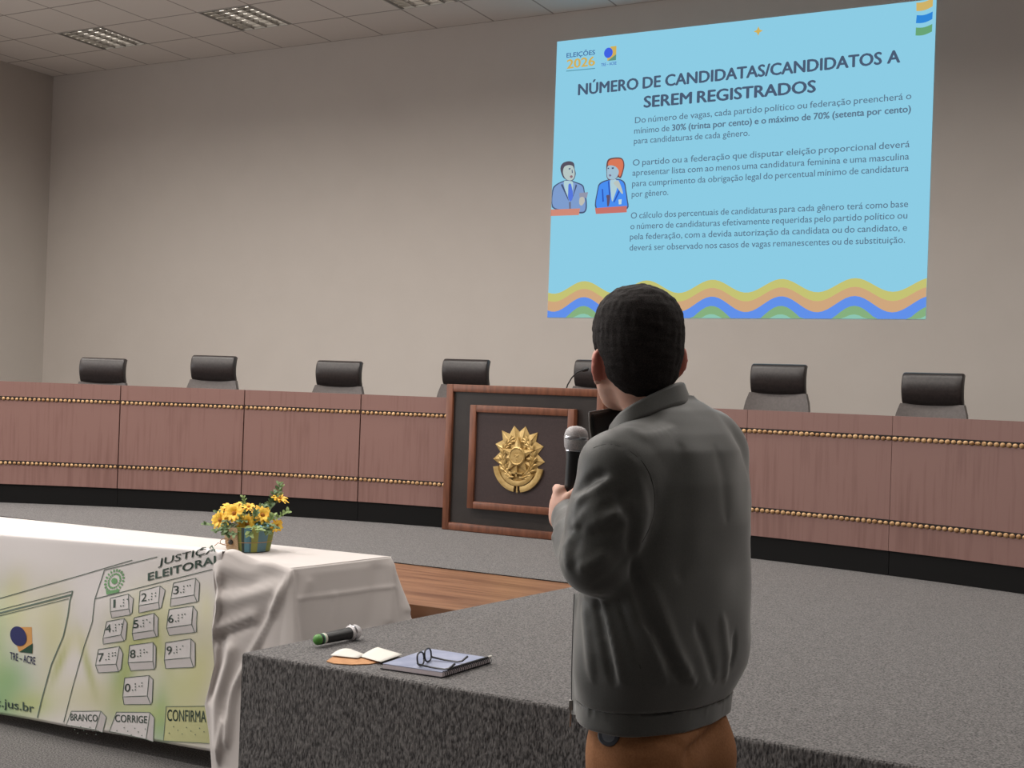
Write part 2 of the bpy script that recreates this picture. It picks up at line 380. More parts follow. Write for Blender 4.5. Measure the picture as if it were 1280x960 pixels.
def make_chair():
    # faces -y (towards the audience)
    t = thing('office_chair', '', 'chair', (0, 0, 0), 0, 'black leather chairs behind the bench')
    b = BM()
    prof = smooth_closed([(0.02, CH_TOP-0.012), (-0.02, CH_TOP-0.004), (-0.052, CH_TOP-0.03), (-0.068, CH_TOP-0.10), (-0.05, CH_TOP-0.175), (-0.022, CH_TOP-0.212), (0.018, CH_TOP-0.208), (0.0, CH_TOP-0.16), (-0.004, CH_TOP-0.09), (0.012, CH_TOP-0.03)])
    slab_profile(b, prof, -0.192, 0.192); obj('headrest', b, M_leather, t, 50)
    b = BM()
    front = [(-0.062, 0.50), (-0.075, 0.62), (-0.052, 0.76), (-0.025, 0.88), (-0.012, CH_TOP-0.205)]
    rows = []
    for i, (y, z) in enumerate(front):
        w = 0.272-0.07*(i/4)**1.2; row = []
        for k in range(13):
            u = -1+2*k/12; row.append((u*w, y-0.028*abs(u)**2.2, z))
        rows.append(row)
    F = [[b.verts.new(p) for p in r] for r in rows]; K = [[b.verts.new((p[0], p[1]+0.045, p[2])) for p in r] for r in rows]
    for i in range(4):
        for k in range(12):
            b.faces.new((F[i][k], F[i][k+1], F[i+1][k+1], F[i+1][k])); b.faces.new((K[i][k+1], K[i][k], K[i+1][k], K[i+1][k+1]))
        for k, s in ((0, 1), (12, -1)): b.faces.new((F[i][k], F[i+1][k], K[i+1][k], K[i][k]))
    for k in range(12):
        b.faces.new((F[0][k], K[0][k], K[0][k+1], F[0][k+1])); b.faces.new((F[4][k+1], K[4][k+1], K[4][k], F[4][k]))
    obj('backrest', b, M_leather_lit, t, 50)
    b = BM(); add_box(b, -0.26, 0.26, -0.50, -0.06, 0.43, 0.51, 0.03, None, 3); obj('seat', b, M_leather, t, 50)
    for s in (-1, 1):
        b = BM(); tube(b, [(s*0.29, -0.08, 0.47), (s*0.31, -0.10, 0.60), (s*0.31, -0.16, 0.655)], 0.014); tube(b, [(s*0.26, -0.16, 0.45), (s*0.29, -0.08, 0.47)], 0.014)
        arm = obj('armrest', b, M_chrome, t, 50)
        b = BM(); add_box(b, s*0.31-0.03, s*0.31+0.03, -0.42, -0.09, 0.655, 0.685, 0.012); obj('arm_pad', b, M_leather, arm, 50)
    b = BM(); lathe(b, [(0.03, 0.08), (0.03, 0.28), (0.02, 0.281), (0.02, 0.43)], 16, Matrix.Translation((0, -0.27, 0))); obj('column', b, M_chrome, t, 40)
    b = BM()
    for k in range(5):
        a = 2*math.pi*k/5+0.3; tube(b, [(0, -0.27, 0.1), (0.28*math.cos(a), -0.27+0.28*math.sin(a), 0.065)], [0.028, 0.016], 8)
    base = obj('star_base', b, M_chrome, t, 50)
    for k in range(5):
        a = 2*math.pi*k/5+0.3; b = BM()
        lathe(b, [(0.02, -0.02), (0.028, -0.014), (0.028, 0.014), (0.02, 0.02)], 14, Matrix.Translation((0.28*math.cos(a), -0.27+0.28*math.sin(a), 0.029)) @ Matrix.Rotation(a, 4, 'Z') @ Matrix.Rotation(math.pi/2, 4, 'Y'))
        obj('castor', b, M_plastic, base, 40)
    return t
CR = 10.1
chair_px = [((131, 447), 'black leather high-back chair at the far left end, nearest the room corner', 4), ((269.5, 444), 'black leather high-back chair, second from the left behind the bench', 2), ((426, 450.5), 'black leather high-back chair, third from the left behind the bench', 3),
            ((584.5, 448.5), 'black leather high-back chair rising behind the left end of the crest panel', 2), ((751, 449.5), 'black leather chair half hidden by the standing man\'s head', 2), ((975, 454.5), 'black leather high-back chair just right of the standing man', 5), ((1168, 465.5), 'black leather high-back chair at the far right end of the bench', 4)]
chair0 = make_chair()
for i, ((px, py), lab, tw) in enumerate(chair_px):
    p = on_arc(px, py, CR); ang = math.atan2(p.x-BC.x, p.y-BC.y)
    rz = -ang*0.75 + math.radians(tw-3)
    c = chair0 if i == 0 else dup(chair0, (0, 0, 0), 0, '')
    c.location = (p.x, p.y, STZ); c.rotation_euler = (0, 0, rz); c['label'] = lab
    lift = p.z-STZ-CH_TOP
    c['_lift'] = lift
for c in [o for o in bpy.data.objects if '_lift' in o]:
    for ch in c.children:
        if ch.name.split('.')[0] in ('headrest', 'backrest', 'seat', 'armrest'): ch.location.z += c['_lift']
    del c['_lift']
# -- the panel with the coat of arms
LY = 7.12
M_frame = noise_mat('warm_brown_wood', rgb(98, 58, 40), rgb(124, 76, 54), 3.0, rough=0.4, stretch=(12, 12, 2), detail=6)
M_panel = noise_mat('black_panel', rgb(40, 34, 32), rgb(47, 41, 38), 8, rough=0.4)
M_inset = noise_mat('dark_brown_leatherette', rgb(50, 36, 36), rgb(58, 43, 42), 120, rough=0.5, bump=0.1)
M_gold = noise_mat('gold_relief', rgb(172, 140, 82), rgb(208, 178, 118), 18, rough=0.4, metal=0.4)
tl, bl = at(559.5, 480, LY), at(551, 658, LY)
EX = at(649.5, 573, LY).x
LX0 = (tl.x+bl.x)/2; LX1 = 2*EX-LX0+0.01; LZ1 = tl.z
lect = thing('crest_lectern', 'wide wood-framed dark lectern front bearing a gold coat of arms', 'lectern', ((LX0+LX1)/2, LY, STZ))
def lpart(name, b, m, smooth=None, parent=None):
    for v in b.verts: v.co -= lect.location
    return obj(name, b, m, parent or lect, smooth)
def frame(b, x0, x1, z0, z1, w, y0, y1, bev=0.004):
    add_box(b, x0, x0+w, y0, y1, z0, z1, bev); add_box(b, x1-w, x1, y0, y1, z0, z1, bev)
    add_box(b, x0+w, x1-w, y0+0.0006, y1, z0, z0+w, bev); add_box(b, x0+w, x1-w, y0+0.0006, y1, z1-w, z1, bev)
b = BM(); frame(b, LX0, LX1, STZ+0.002, LZ1, 0.05, LY, LY+0.065); lpart('outer_frame', b, M_frame, 30)
b = BM(); add_box(b, LX0+0.05, LX1-0.05, LY+0.022, LY+0.05, STZ+0.052, LZ1-0.05); lpart('back_panel', b, M_panel)
i_tl, i_bl, i_tr = at(587.5, 506, LY-0.03), at(583, 635, LY-0.03), at(718, 512.5, LY-0.03)
IX0, IX1, IZ0, IZ1 = (i_tl.x+i_bl.x)/2, i_tr.x, i_bl.z, i_tl.z
b = BM(); frame(b, IX0, IX1, IZ0, IZ1, 0.047, LY-0.03, LY+0.0215); lpart('inner_frame', b, M_frame, 30)
b = BM(); add_box(b, IX0+0.047, IX1-0.047, LY-0.012, LY+0.015, IZ0+0.047, IZ1-0.047); lpart('inset_panel', b, M_inset)
# coat of arms: ray burst, wreath, star, disc, ribbon; drawn in units, x right, z up, d towards the viewer
cE = at(648.8, 573.5, LY-0.012); eS = (at(641, 531, LY-0.012).z-at(649, 616, LY-0.012).z)/2
def ef(x, z, d): return Vector((cE.x+x*eS, LY-0.0125-d*eS*0.55, cE.z+z*eS))
b = BM()
half = [(0.19, .97), (.33, .72), (.60, .81), (.55, .53), (.80, .40), (.62, .17), (.86, -.05), (.62, -.20), (.78, -.45), (.5, -.62)]
ring = [(0.0, .80)] + half + [(0.0, -.72)] + [(-x, z) for x, z in half[::-1]]
n = len(ring)//2
cen = [b.verts.new(ef(0, 0.05, 0.16))]
outer = [b.verts.new(ef(x, z, 0.035)) for x, z in ring]; back = [b.verts.new(ef(x, z, 0)) for x, z in ring]
inn = [b.verts.new(ef(x*0.45, 0.05+(z-0.05)*0.45, 0.15 if k % 2 == 1 else 0.08)) for k, (x, z) in enumerate(ring)]
for k in range(n*2):
    k2 = (k+1) % (n*2)
    b.faces.new((outer[k], outer[k2], inn[k2], inn[k])); b.faces.new((inn[k], inn[k2], cen[0])); b.faces.new((back[k], back[k2], outer[k2], outer[k]))
crest = lpart('coat_of_arms', b, M_gold)
def epart(name, b, smooth=40): return lpart(name, b, M_gold, smooth, crest)
def leaf(b, p, ang, L_, W_, d0, lift):
    ca, sa = math.cos(ang), math.sin(ang); P = []
    for u, w in ((0, 0), (0.25, 0.75), (0.5, 1), (0.75, 0.7), (1, 0), (0.75, -0.7), (0.5, -1), (0.25, -0.75)):
        P.append(b.verts.new(ef(p[0]+ca*u*L_-sa*w*W_, p[1]+sa*u*L_+ca*w*W_, d0)))
    m1, m2 = (b.verts.new(ef(p[0]+ca*u*L_, p[1]+sa*u*L_, d0+lift)) for u in (0.3, 0.7))
    for i in range(8):
        q, r = P[i], P[(i+1) % 8]
        b.faces.new((q, r, m1 if i in (0, 1, 6, 7) else m2))
    b.faces.new((m1, m2, P[2])); b.faces.new((m2, m1, P[6]))
for s in (-1, 1):
    b = BM()
    for k in range(9):
        u = k/8; a = -1.25+u*2.15
        x, z = s*0.50*math.cos(a), 0.02+0.60*math.sin(a)
        for o in (-0.55, 0.55, 0.0):
            ta = a+math.pi/2; ta += o
            leaf(b, (x, z), ta if s > 0 else math.pi-ta, 0.23, 0.052, 0.15, 0.05)
    tube(b, [ef(s*0.50*math.cos(-1.25+2.15*k/12), 0.02+0.60*math.sin(-1.25+2.15*k/12), 0.16) for k in range(13)], 0.014*eS, 6)
    epart('wreath_branch', b)
b = BM(); pts = []
for k in range(10):
    a = math.pi/2+k*math.pi/5; r = 0.56 if k % 2 == 0 else 0.235
    pts.append((r*math.cos(a)*0.98, 0.10+r*math.sin(a)))
cv = b.verts.new(ef(0, 0.10, 0.30)); ov = [b.verts.new(ef(x, z, 0.215)) for x, z in pts]; bv = [b.verts.new(ef(x, z, 0.10)) for x, z in pts]
for k in range(10):
    b.faces.new((ov[k], ov[(k+1) % 10], cv)); b.faces.new((bv[k], bv[(k+1) % 10], ov[(k+1) % 10], ov[k]))
epart('star', b, 10)
b = BM()
def ering(b, r0, r1, d, n=36):
    ri = [b.verts.new(ef(r0*math.cos(2*math.pi*k/n), 0.08+r0*math.sin(2*math.pi*k/n)*1.05, d)) for k in range(n)]
    rm = [b.verts.new(ef((r0+r1)/2*math.cos(2*math.pi*k/n), 0.08+(r0+r1)/2*math.sin(2*math.pi*k/n)*1.05, d+0.03)) for k in range(n)]
    ro = [b.verts.new(ef(r1*math.cos(2*math.pi*k/n), 0.08+r1*math.sin(2*math.pi*k/n)*1.05, d)) for k in range(n)]
    for k in range(n):
        j = (k+1) % n; b.faces.new((ri[k], ri[j], rm[j], rm[k])); b.faces.new((rm[k], rm[j], ro[j], ro[k]))
ering(b, 0.20, 0.27, 0.28)
dv = [b.verts.new(ef(0.205*math.cos(2*math.pi*k/32), 0.08+0.21*math.sin(2*math.pi*k/32), 0.285)) for k in range(32)]; b.faces.new(dv)
for k in range(16):
    a = 2*math.pi*k/16; sphere(b, ef(0.235*math.cos(a), 0.08+0.245*math.sin(a), 0.315), 0.012*eS, None, 6, 4)
for x, z in ((0, 0.17), (0, 0.08), (-0.06, 0.1), (0.06, 0.1), (0, -0.02)): sphere(b, ef(x, z, 0.29), 0.018*eS, None, 6, 4)
epart('medallion', b)
b = BM()      # sword hilt under the star
add_box(b, cE.x-0.02*eS, cE.x+0.02*eS, LY-0.0125-0.15*eS, LY-0.0125-0.05*eS, cE.z-0.52*eS, cE.z-0.2*eS); add_box(b, cE.x-0.20*eS, cE.x+0.20*eS, LY-0.0125-0.15*eS, LY-0.0125-0.05*eS, cE.z-0.44*eS, cE.z-0.40*eS)
add_box(b, cE.x-0.26*eS, cE.x-0.1*eS, LY-0.0125-0.15*eS, LY-0.0125-0.05*eS, cE.z-0.565*eS, cE.z-0.515*eS, 0.002); add_box(b, cE.x+0.1*eS, cE.x+0.26*eS, LY-0.0125-0.15*eS, LY-0.0125-0.05*eS, cE.z-0.565*eS, cE.z-0.515*eS, 0.002)
epart('sword', b, 30)
b = BM()      # ribbon: two curved bands at the foot
def band(b, r0, r1, z0, x0, x1, d):
    n = 24; A = []
    for k in range(n+1):
        a = math.radians(x0+(x1-x0)*k/n); ca, sa = math.cos(a), math.sin(a)
        A.append([b.verts.new(ef(r*ca*f, z0+r*sa, dd)) for r, dd, f in ((r1, 0.0, 1), (r1, d, 1), ((r0+r1)/2, d+0.035, 1), (r0, d, 1), (r0, 0.0, 1))])
    for p, q in zip(A, A[1:]):
        for j in range(4): b.faces.new((p[j], p[j+1], q[j+1], q[j]))
    b.faces.new(A[0]); b.faces.new(A[-1][::-1])
band(b, 0.66, 0.83, -0.16, 188, 262, 0.14); band(b, 0.66, 0.83, -0.16, 278, 352, 0.14); band(b, 0.46, 0.60, -0.20, 205, 335, 0.17)
leaf(b, (0, -0.93), -math.pi/2, 0.09, 0.04, 0.1, 0.05); tube(b, [ef(0, -0.74, 0.1), ef(0, -0.95, 0.1)], 0.03*eS, 6)
epart('ribbon', b, 40)
# gooseneck microphone on the bench, behind the crest panel
gb = at(708, 484, 7.52); gz = STZ+0.75
gm = thing('gooseneck_microphone', 'thin black gooseneck microphone on the bench behind the crest panel', 'microphone', (gb.x, 7.52, gz+0.0005))
b = BM(); lathe(b, [(0.06, 0), (0.06, 0.014), (0.05, 0.022), (0.015, 0.026)], 24); obj('base', b, M_plastic, gm, 40)
G = [Vector((0, 0, 0.02))] + [at(x, y, 7.52)-gm.location for x, y in ((708, 486), (709.5, 481), (714.5, 472.5), (721, 465.5), (727, 463))]
b = BM(); tube(b, G, 0.005, 8); obj('gooseneck', b, M_plastic, gm, 60)
h0, h1 = (at(x, y, 7.52)-gm.location for x, y in ((727, 463), (735.5, 461)))
b = BM(); tube(b, [h0, h0+(h1-h0)*0.25, h0+(h1-h0)*0.8, h1], [0.008, 0.015, 0.015, 0.009], 12); obj('capsule', b, M_plastic, gm, 60)
# ------------------------------------------------------------------ the projected slide on the back wall
SY = YB-0.004
p00, p10, p01 = at(683.5, 397.2, SY), at(1157, 398.4, SY), at(697.3, 52, SY)
SX0, SX1, SZ0, SZ1 = (p00.x+p01.x)/2, p10.x, (p00.z+p10.z)/2, p01.z
slide = thing('projected_slide', 'bright blue projected slide with Portuguese text high on the back wall', 'projection', ((SX0+SX1)/2, YB, SZ0))
def spart(name, b, m, d=0.0, parent=None):
    for v in b.verts: v.co -= slide.location
    return obj(name, b, m, parent or slide)
def sp(x, z, d=0.0): return Vector((x, SY-d, z))
b = BM(); add_box(b, SX0, SX1, SY, YB-0.0005, SZ0, SZ1)
spart('slide_background', b, glow('slide_blue', rgb(140, 204, 228)))
G_dark, G_txt = glow('slide_dark_text', rgb(74, 92, 116)), glow('slide_grey_text', rgb(92, 118, 140))
def text_line(b, segs, pl, pr, h, f, cap=0.70, stretch=None):
    """lettering from left point pl to right point pr (2-D), capital height h; segs: (string, boldness).
    words are spread so that the line is justified; f maps 2-D to 3-D"""
    size = h/cap
    words = []
    for s, bo in segs:
        for w in s.split(' '):
            if w: words.append((w, bo))
    geo = [(text_geo(w, bo), advance(w, bo)) for w, bo in words]
    nat = sum(a[1]-a[0] for _, a in geo); W_ = math.hypot(pr[0]-pl[0], pr[1]-pl[1])
    gap = 0.27; sx = stretch or W_/(size*(nat+gap*(len(words)-1)))
    if len(words) > 1: gap = (W_/(size*sx)-nat)/(len(words)-1)
    ux, uz = (pr[0]-pl[0])/W_, (pr[1]-pl[1])/W_; x = 0.0
    for (V, F), a in geo:
        vs_ = []
        for vx, vy in V:
            X = (x+(vx-a[0]))*size*sx; Z = vy*size
            vs_.append(b.verts.new(f(pl[0]+ux*X-uz*Z, pl[1]+uz*X+ux*Z)))
        for fc in F:
            try: b.faces.new([vs_[i] for i in fc])
            except ValueError: pass
        x += (a[1]-a[0])+gap
def w2(px, py): p = at(px, py, SY); return (p.x, p.z)
def slide_text(name, lines, h, m, d=0.003, parent=None):
    for segs, l, r in lines:
        b = BM(); text_line(b, segs, w2(*l), w2(*r), h, lambda x, z: sp(x, z, d)); spart(name, b, m, parent=parent)
slide_text('title_line', [([('NÚMERO DE CANDIDATAS/CANDIDATOS A', 0.034)], (722.5, 119), (1125.5, 77.8)), ([('SEREM REGISTRADOS', 0.034)], (804.5, 134.6), (1020, 115))], 0.1, G_dark)
N0, N1 = 0.006, 0.026
slide_text('first_paragraph_line', [([('Do número de vagas, cada partido político ou federação preencherá o', N0)], (793.8, 154.2), (1139.3, 123.8)),
  ([('mínimo de', N0), ('30% (trinta por cento) e o máximo de 70% (setenta por cento)', N1)], (792.8, 167.3), (1138.8, 140)),
  ([('para candidaturas de cada gênero.', N0)], (792.5, 180), (937, 169.8))], 0.055, G_txt)
slide_text('second_paragraph_line', [([('O partido ou a federação que disputar eleição proporcional deverá', N0)], (791, 207.2), (1137.2, 184)),
  ([('apresentar lista com ao menos uma candidatura feminina e uma masculina', N0)], (790.6, 219.8), (1136.4, 199.4)),
  ([('para cumprimento da obrigação legal do percentual mínimo de candidatura', N0)], (790.2, 233.2), (1135.9, 214)),
  ([('por gênero.', N0)], (789.7, 246.4), (835.5, 243.8))], 0.055, G_txt)
slide_text('third_paragraph_line', [([('O cálculo dos percentuais de candidaturas para cada gênero terá como base', N0)], (788.6, 273.3), (1135.2, 258.8)),
  ([('o número de candidaturas efetivamente requeridas pelo partido político ou', N0)], (788.1, 286.6), (1134.2, 273.2)),
  ([('pela federação, com a devida autorização da candidata ou do candidato, e', N0)], (787.5, 299.6), (1133.9, 288.4)),
  ([('deverá ser observado nos casos de vagas remanescentes ou de substituição.', N0)], (787, 313.3), (1131.4, 303.6))], 0.055, G_txt)
# waves along the foot: peaks measured along the slide
pk = [w2(*p)[0] for p in ((743, 0), (820, 0), (897, 0), (987, 0), (1081, 0))]
per = (pk[-1]-pk[0])/4
def wave(x, mean, amp, ph=0.0): return SZ0+mean+amp*math.cos(2*math.pi*(x-pk[0]-ph)/per)
def wave_band(name, col, lo, hi, d):
    n = 90; b = BM(); q = None
    for i in range(n+1):
        x = SX0+(SX1-SX0)*i/n
        z1 = min(hi(x), SZ1); z0 = max(lo(x), SZ0)
        r = (b.verts.new(sp(x, max(z0, SZ0), d)), b.verts.new(sp(x, max(z1, z0, SZ0), d)))
        if q and (q[1].co.z-q[0].co.z > 1e-6 or r[1].co.z-r[0].co.z > 1e-6): b.faces.new((q[0], r[0], r[1], q[1]))
        q = r
    bmesh.ops.remove_doubles(b, verts=b.verts[:], dist=1e-6)
    spart(name, b, glow(name, col))
flat = lambda x: SZ0
W1 = lambda x: wave(x, 0.272, 0.056); W2 = lambda x: wave(x, 0.20, 0.058); W3 = lambda x: wave(x, 0.118, 0.066); W4 = lambda x: wave(x, 0.02, 0.085); W5 = lambda x: wave(x, -0.05, 0.085)
wave_band('yellow_wave', rgb(196, 194, 116), W2, W1, 0.003)
wave_band('orange_wave', rgb(206, 166, 126), W3, W2, 0.003)
wave_band('blue_wave', rgb(98, 144, 232), W4, W3, 0.003)
wave_band('green_wave', rgb(134, 174, 126), W5, W4, 0.003)
wave_band('pale_green_wave', rgb(140, 196, 176), flat, W5, 0.003)
# corner flag bands, sparkle, logos
b3 = [((1145.5, 3.5), (1166.5, -3), (1166, 8), (1145.5, 14)), ((1146, 19), (1166, 14.5), (1165.5, 24), (1145, 29)), ((1145, 34.5), (1165.5, 30), (1165, 39.5), (1144.5, 44.5))]
for nm, c, q in zip(('gold_corner_band', 'blue_corner_band', 'green_corner_band'), (rgb(206, 178, 104), rgb(48, 134, 216), rgb(104, 164, 118)), b3):
    b = BM(); P = [w2(*p) for p in q]; n = 8; rows = []
    for i in range(n+1):
        t = i/n; s = 0.012*math.sin(t*math.pi*1.0)
        rows.append([b.verts.new(sp(P[0][0]+(P[1][0]-P[0][0])*t, P[0][1]+(P[1][1]-P[0][1])*t-s, 0.003)), b.verts.new(sp(P[3][0]+(P[2][0]-P[3][0])*t, P[3][1]+(P[2][1]-P[3][1])*t-s, 0.003))])
    for r, t in zip(rows, rows[1:]): b.faces.new((r[0], t[0], t[1], r[1]))
    spart(nm, b, glow(nm, c))
def disc2(b, c, rx, rz, d, f=None, n=28, a0=0, a1=360):
    b.faces.new([b.verts.new((f or sp)(c[0]+rx*math.cos(math.radians(a0+(a1-a0)*k/n)), c[1]+rz*math.sin(math.radians(a0+(a1-a0)*k/n)), d)) for k in range(n if a1-a0 == 360 else n+1)])
b = BM(); c = w2(948, 39); P = []
for k in range(8):
    a = k*math.pi/4; r = 0.04 if k % 2 == 0 else 0.017; P.append((c[0]+r*math.cos(a), c[1]+r*math.sin(a)))
poly_prism(b, P, lambda x, z, d: sp(x, z, 0.003)); spart('gold_sparkle', b, glow('slide_gold', rgb(206, 176, 92)))
G_gold = bpy.data.materials['slide_gold']
slide_text('logo_word', [([('ELEIÇÕES', 0.02)], (708.3, 72.3), (744, 68.2))], 0.042, glow('slide_logo_blue', rgb(70, 110, 160)))
slide_text('logo_year', [([('2026', 0.03)], (708.5, 86), (744, 81.6))], 0.082, G_gold)
b = BM(); q0, q1 = w2(708, 88.5), w2(744, 85)
poly_prism(b, [q0, q1, (q1[0], q1[1]-0.008), (q0[0], q0[1]-0.008)], lambda x, z, d: sp(x, z, 0.003)); spart('logo_rule', b, glow('slide_rule', rgb(90, 150, 170)))
def flag_logo(f, c, s, d):
    "square emblem: disc over an orange corner and a green wedge; returns three bmeshes"
    o, g, bl = BM(), BM(), BM()
    poly_prism(o, [(c[0]-0.35*s, c[1]-1.05*s), (c[0]+1.0*s, c[1]-0.35*s), (c[0]+1.0*s, c[1]+1.0*s), (c[0]+0.1*s, c[1]+1.0*s), (c[0]-0.4*s, c[1]-0.3*s)], lambda x, z, dd: f(x, z, d))
    poly_prism(g, [(c[0]-0.3*s, c[1]-1.05*s), (c[0]+1.0*s, c[1]-1.05*s), (c[0]+1.0*s, c[1]-0.2*s)], lambda x, z, dd: f(x, z, d+0.001))
    disc2(bl, (c[0]-0.22*s, c[1]+0.12*s), 0.68*s, 0.74*s, d+0.002, f); return o, g, bl
o, g, bl = flag_logo(sp, w2(762.5, 67), 0.062, 0.003)
spart('emblem_gold', o, G_gold); spart('emblem_green', g, glow('slide_green', rgb(96, 148, 128))); spart('emblem_disc', bl, glow('slide_blue_disc', rgb(64, 98, 226)))
slide_text('emblem_caption', [([('TRE – ACRE', 0.02)], (751.5, 83.2), (770.8, 80.6))], 0.028, glow('slide_caption', rgb(78, 120, 190)))
# the two debating figures: flat drawings
OX, OY, SCL = 680.0, 180.0, 120.0/1152
def dp(x, y): return w2(OX+x*SCL, OY+y*SCL)
def drawing(name, layers):
    root = None
    for i, (nm, col, pts) in enumerate(layers):
        b = BM(); P = [dp(*p) for p in smooth_closed(pts, 4)] if len(pts) > 4 else [dp(*p) for p in pts]
        P = [(min(max(x, SX0+0.002), SX1), z) for x, z in P]
        poly_prism(b, P, lambda x, z, d: sp(x, z, 0.003+0.0007*i))
        bmesh.ops.triangulate(b, faces=b.faces[:])
        m = bpy.data.materials.get('ink_%d_%d_%d' % col) or glow('ink_%d_%d_%d' % col, rgb(*col))
        r = spart(name if root is None else nm, b, m, parent=root)
        if root is None: root = r
INK = (72, 86, 118)
drawing('man_drawing', [
 ('suit_outline', INK, [(98, 760), (100, 560), (140, 490), (240, 440), (300, 430), (380, 455), (470, 495), (492, 580), (515, 690), (508, 800), (440, 835), (250, 800)]),
 ('suit', (126, 156, 204), [(112, 750), (112, 570), (150, 500), (240, 452), (300, 440), (375, 467), (458, 505), (480, 580), (500, 690), (495, 790), (440, 815), (250, 790)]),
 ('shirt', (178, 208, 214), [(240, 455), (300, 445), (350, 460), (345, 560), (320, 680), (270, 600)]),
 ('lapel', INK, [(205, 490), (225, 480), (290, 640), (300, 690)]), ('lapel', INK, [(385, 480), (400, 500), (350, 640), (335, 690)]),
 ('tie', (86, 120, 222), [(298, 490), (325, 480), (345, 560), (350, 640), (322, 690), (292, 640), (296, 560)]),
 ('hair', (86, 82, 96), [(205, 330), (205, 270), (240, 225), (310, 208), (362, 232), (372, 300), (385, 360), (360, 430), (310, 440), (240, 410)]),
 ('face', (182, 198, 196), [(232, 330), (250, 275), (300, 255), (350, 268), (372, 330), (368, 400), (330, 438), (280, 430), (245, 390)]),
 ('eye', INK, [(300, 295), (322, 288), (322, 305), (302, 310)]), ('mouth', (140, 110, 120), [(318, 385), (340, 378), (350, 395), (335, 410), (318, 402)]),
 ('nose', INK, [(338, 310), (346, 310), (352, 350), (340, 352)]),
 ('papers', (146, 150, 170), [(430, 590), (535, 580), (520, 650), (430, 640)]), ('hand', (190, 190, 180), [(435, 650), (480, 640), (495, 690), (460, 740), (430, 720)]),
 ('microphone', (110, 116, 140), [(305, 700), (330, 695), (330, 785), (308, 788)]),
 ('lectern_edge', (206, 138, 120), [(60, 790), (440, 775), (425, 855), (60, 868)])])
drawing('woman_drawing', [
 ('suit_outline', INK, [(622, 780), (640, 560), (670, 470), (780, 425), (900, 420), (970, 460), (990, 560), (1005, 660), (1003, 780), (820, 800)]),
 ('suit', (74, 142, 240), [(636, 770), (652, 560), (682, 480), (785, 437), (900, 432), (958, 470), (978, 560), (992, 660), (990, 770), (820, 790)]),
 ('blouse', (176, 206, 214), [(800, 430), (870, 430), (880, 520), (850, 620), (820, 690), (800, 560)]),
 ('lapel', (50, 86, 180), [(770, 450), (785, 445), (800, 600), (790, 700)]), ('lapel', (50, 86, 180), [(905, 540), (920, 560), (850, 700), (835, 700)]),
 ('hair_outline', (110, 74, 74), [(752, 330), (757, 220), (800, 172), (930, 168), (968, 240), (955, 330), (925, 410), (890, 400), (840, 430), (765, 420)]),
 ('hair', (214, 120, 90), [(770, 250), (800, 190), (925, 182), (955, 245), (942, 330), (915, 395), (895, 360), (860, 270), (800, 260)]),
 ('face', (160, 190, 208), [(764, 280), (800, 258), (860, 272), (900, 320), (890, 380), (850, 425), (790, 425), (762, 390)]),
 ('eye', INK, [(815, 285), (842, 280), (842, 300), (818, 302)]), ('eye', INK, [(768, 290), (785, 285), (785, 300), (770, 303)]), ('mouth', (120, 110, 140), [(780, 372), (805, 366), (815, 382), (795, 395)]),
 ('hand', (186, 196, 190), [(840, 470), (880, 440), (905, 450), (950, 570), (940, 600), (880, 520)]),
 ('microphone', (96, 84, 110), [(755, 620), (795, 615), (800, 650), (785, 740), (765, 745), (760, 660)]),
 ('sleeve', (50, 86, 180), [(700, 540), (715, 545), (725, 690), (708, 700)]),
 ('cup', (190, 214, 220), [(900, 670), (940, 665), (935, 725), (905, 728)]),
 ('lectern_edge', (196, 116, 108), [(620, 772), (1000, 745), (1000, 822), (630, 842)])])
# ------------------------------------------------------------------ the table with its white cloth, the banner, the flowers
TZ = 0.855
CN, CF = at_z(365, 712, TZ), at_z(490, 697, TZ)           # near and far right corners of the cloth-covered top
FL = at_z(0, 668, TZ); BL_ = at_z(0, 647, TZ)             # front and back edges where the photo cuts them
fdir = (FL-CN).normalized(); bdir = (BL_-CF).normalized()
TL_F, TL_B = CN+fdir*3.6, CF+bdir*3.55
M_cloth = mat('white_tablecloth', rgb(194, 187, 184), 0.8, spec=0.25, sheen=0.15)
def cloth_bump(m, scale=900, strength=0.15):
    nt, N, L, B = nodes(m); nz = N.new('ShaderNodeTexNoise'); nz.inputs['Scale'].default_value = scale
    bp = N.new('ShaderNodeBump'); bp.inputs['Strength'].default_value = strength; bp.inputs['Distance'].default_value = 0.001
    tc = N.new('ShaderNodeTexCoord'); L.new(tc.outputs['Object'], nz.inputs['Vector']); L.new(nz.outputs['Fac'], bp.inputs['Height']); L.new(bp.outputs[0], B.inputs['Normal'])
cloth_bump(M_cloth)
M_ttop = mat('grey_table_laminate', rgb(170, 165, 160), 0.5); M_tleg = mat('brown_metal_leg', rgb(112, 84, 66), 0.45)
tc_ = (CN+CF+TL_F+TL_B)/4
tab = thing('folding_table', 'long table under the white cloth and the printed banner', 'table', (tc_.x, tc_.y, 0))
b = BM()
ins = [p+(tc_-p).normalized()*0.03 for p in (CN, CF, TL_B, TL_F)]
prism(b, [(p.x-tab.location.x, p.y-tab.location.y) for p in (ins[3], ins[0], ins[1], ins[2])], TZ-0.04, TZ-0.004)
obj('tabletop', b, M_ttop, tab)
for (px, py), Y in (((55, 0), CN.y+0.10), ((73, 0), CN.y+0.34)):
    p = at(px, 905, Y); p.z = 0
    b = BM(); tube(b, [(p.x-tab.location.x, p.y-tab.location.y, 0.003), (p.x-tab.location.x, p.y-tab.location.y, TZ-0.041)], 0.016, 10); obj('leg', b, M_tleg, tab, 40)
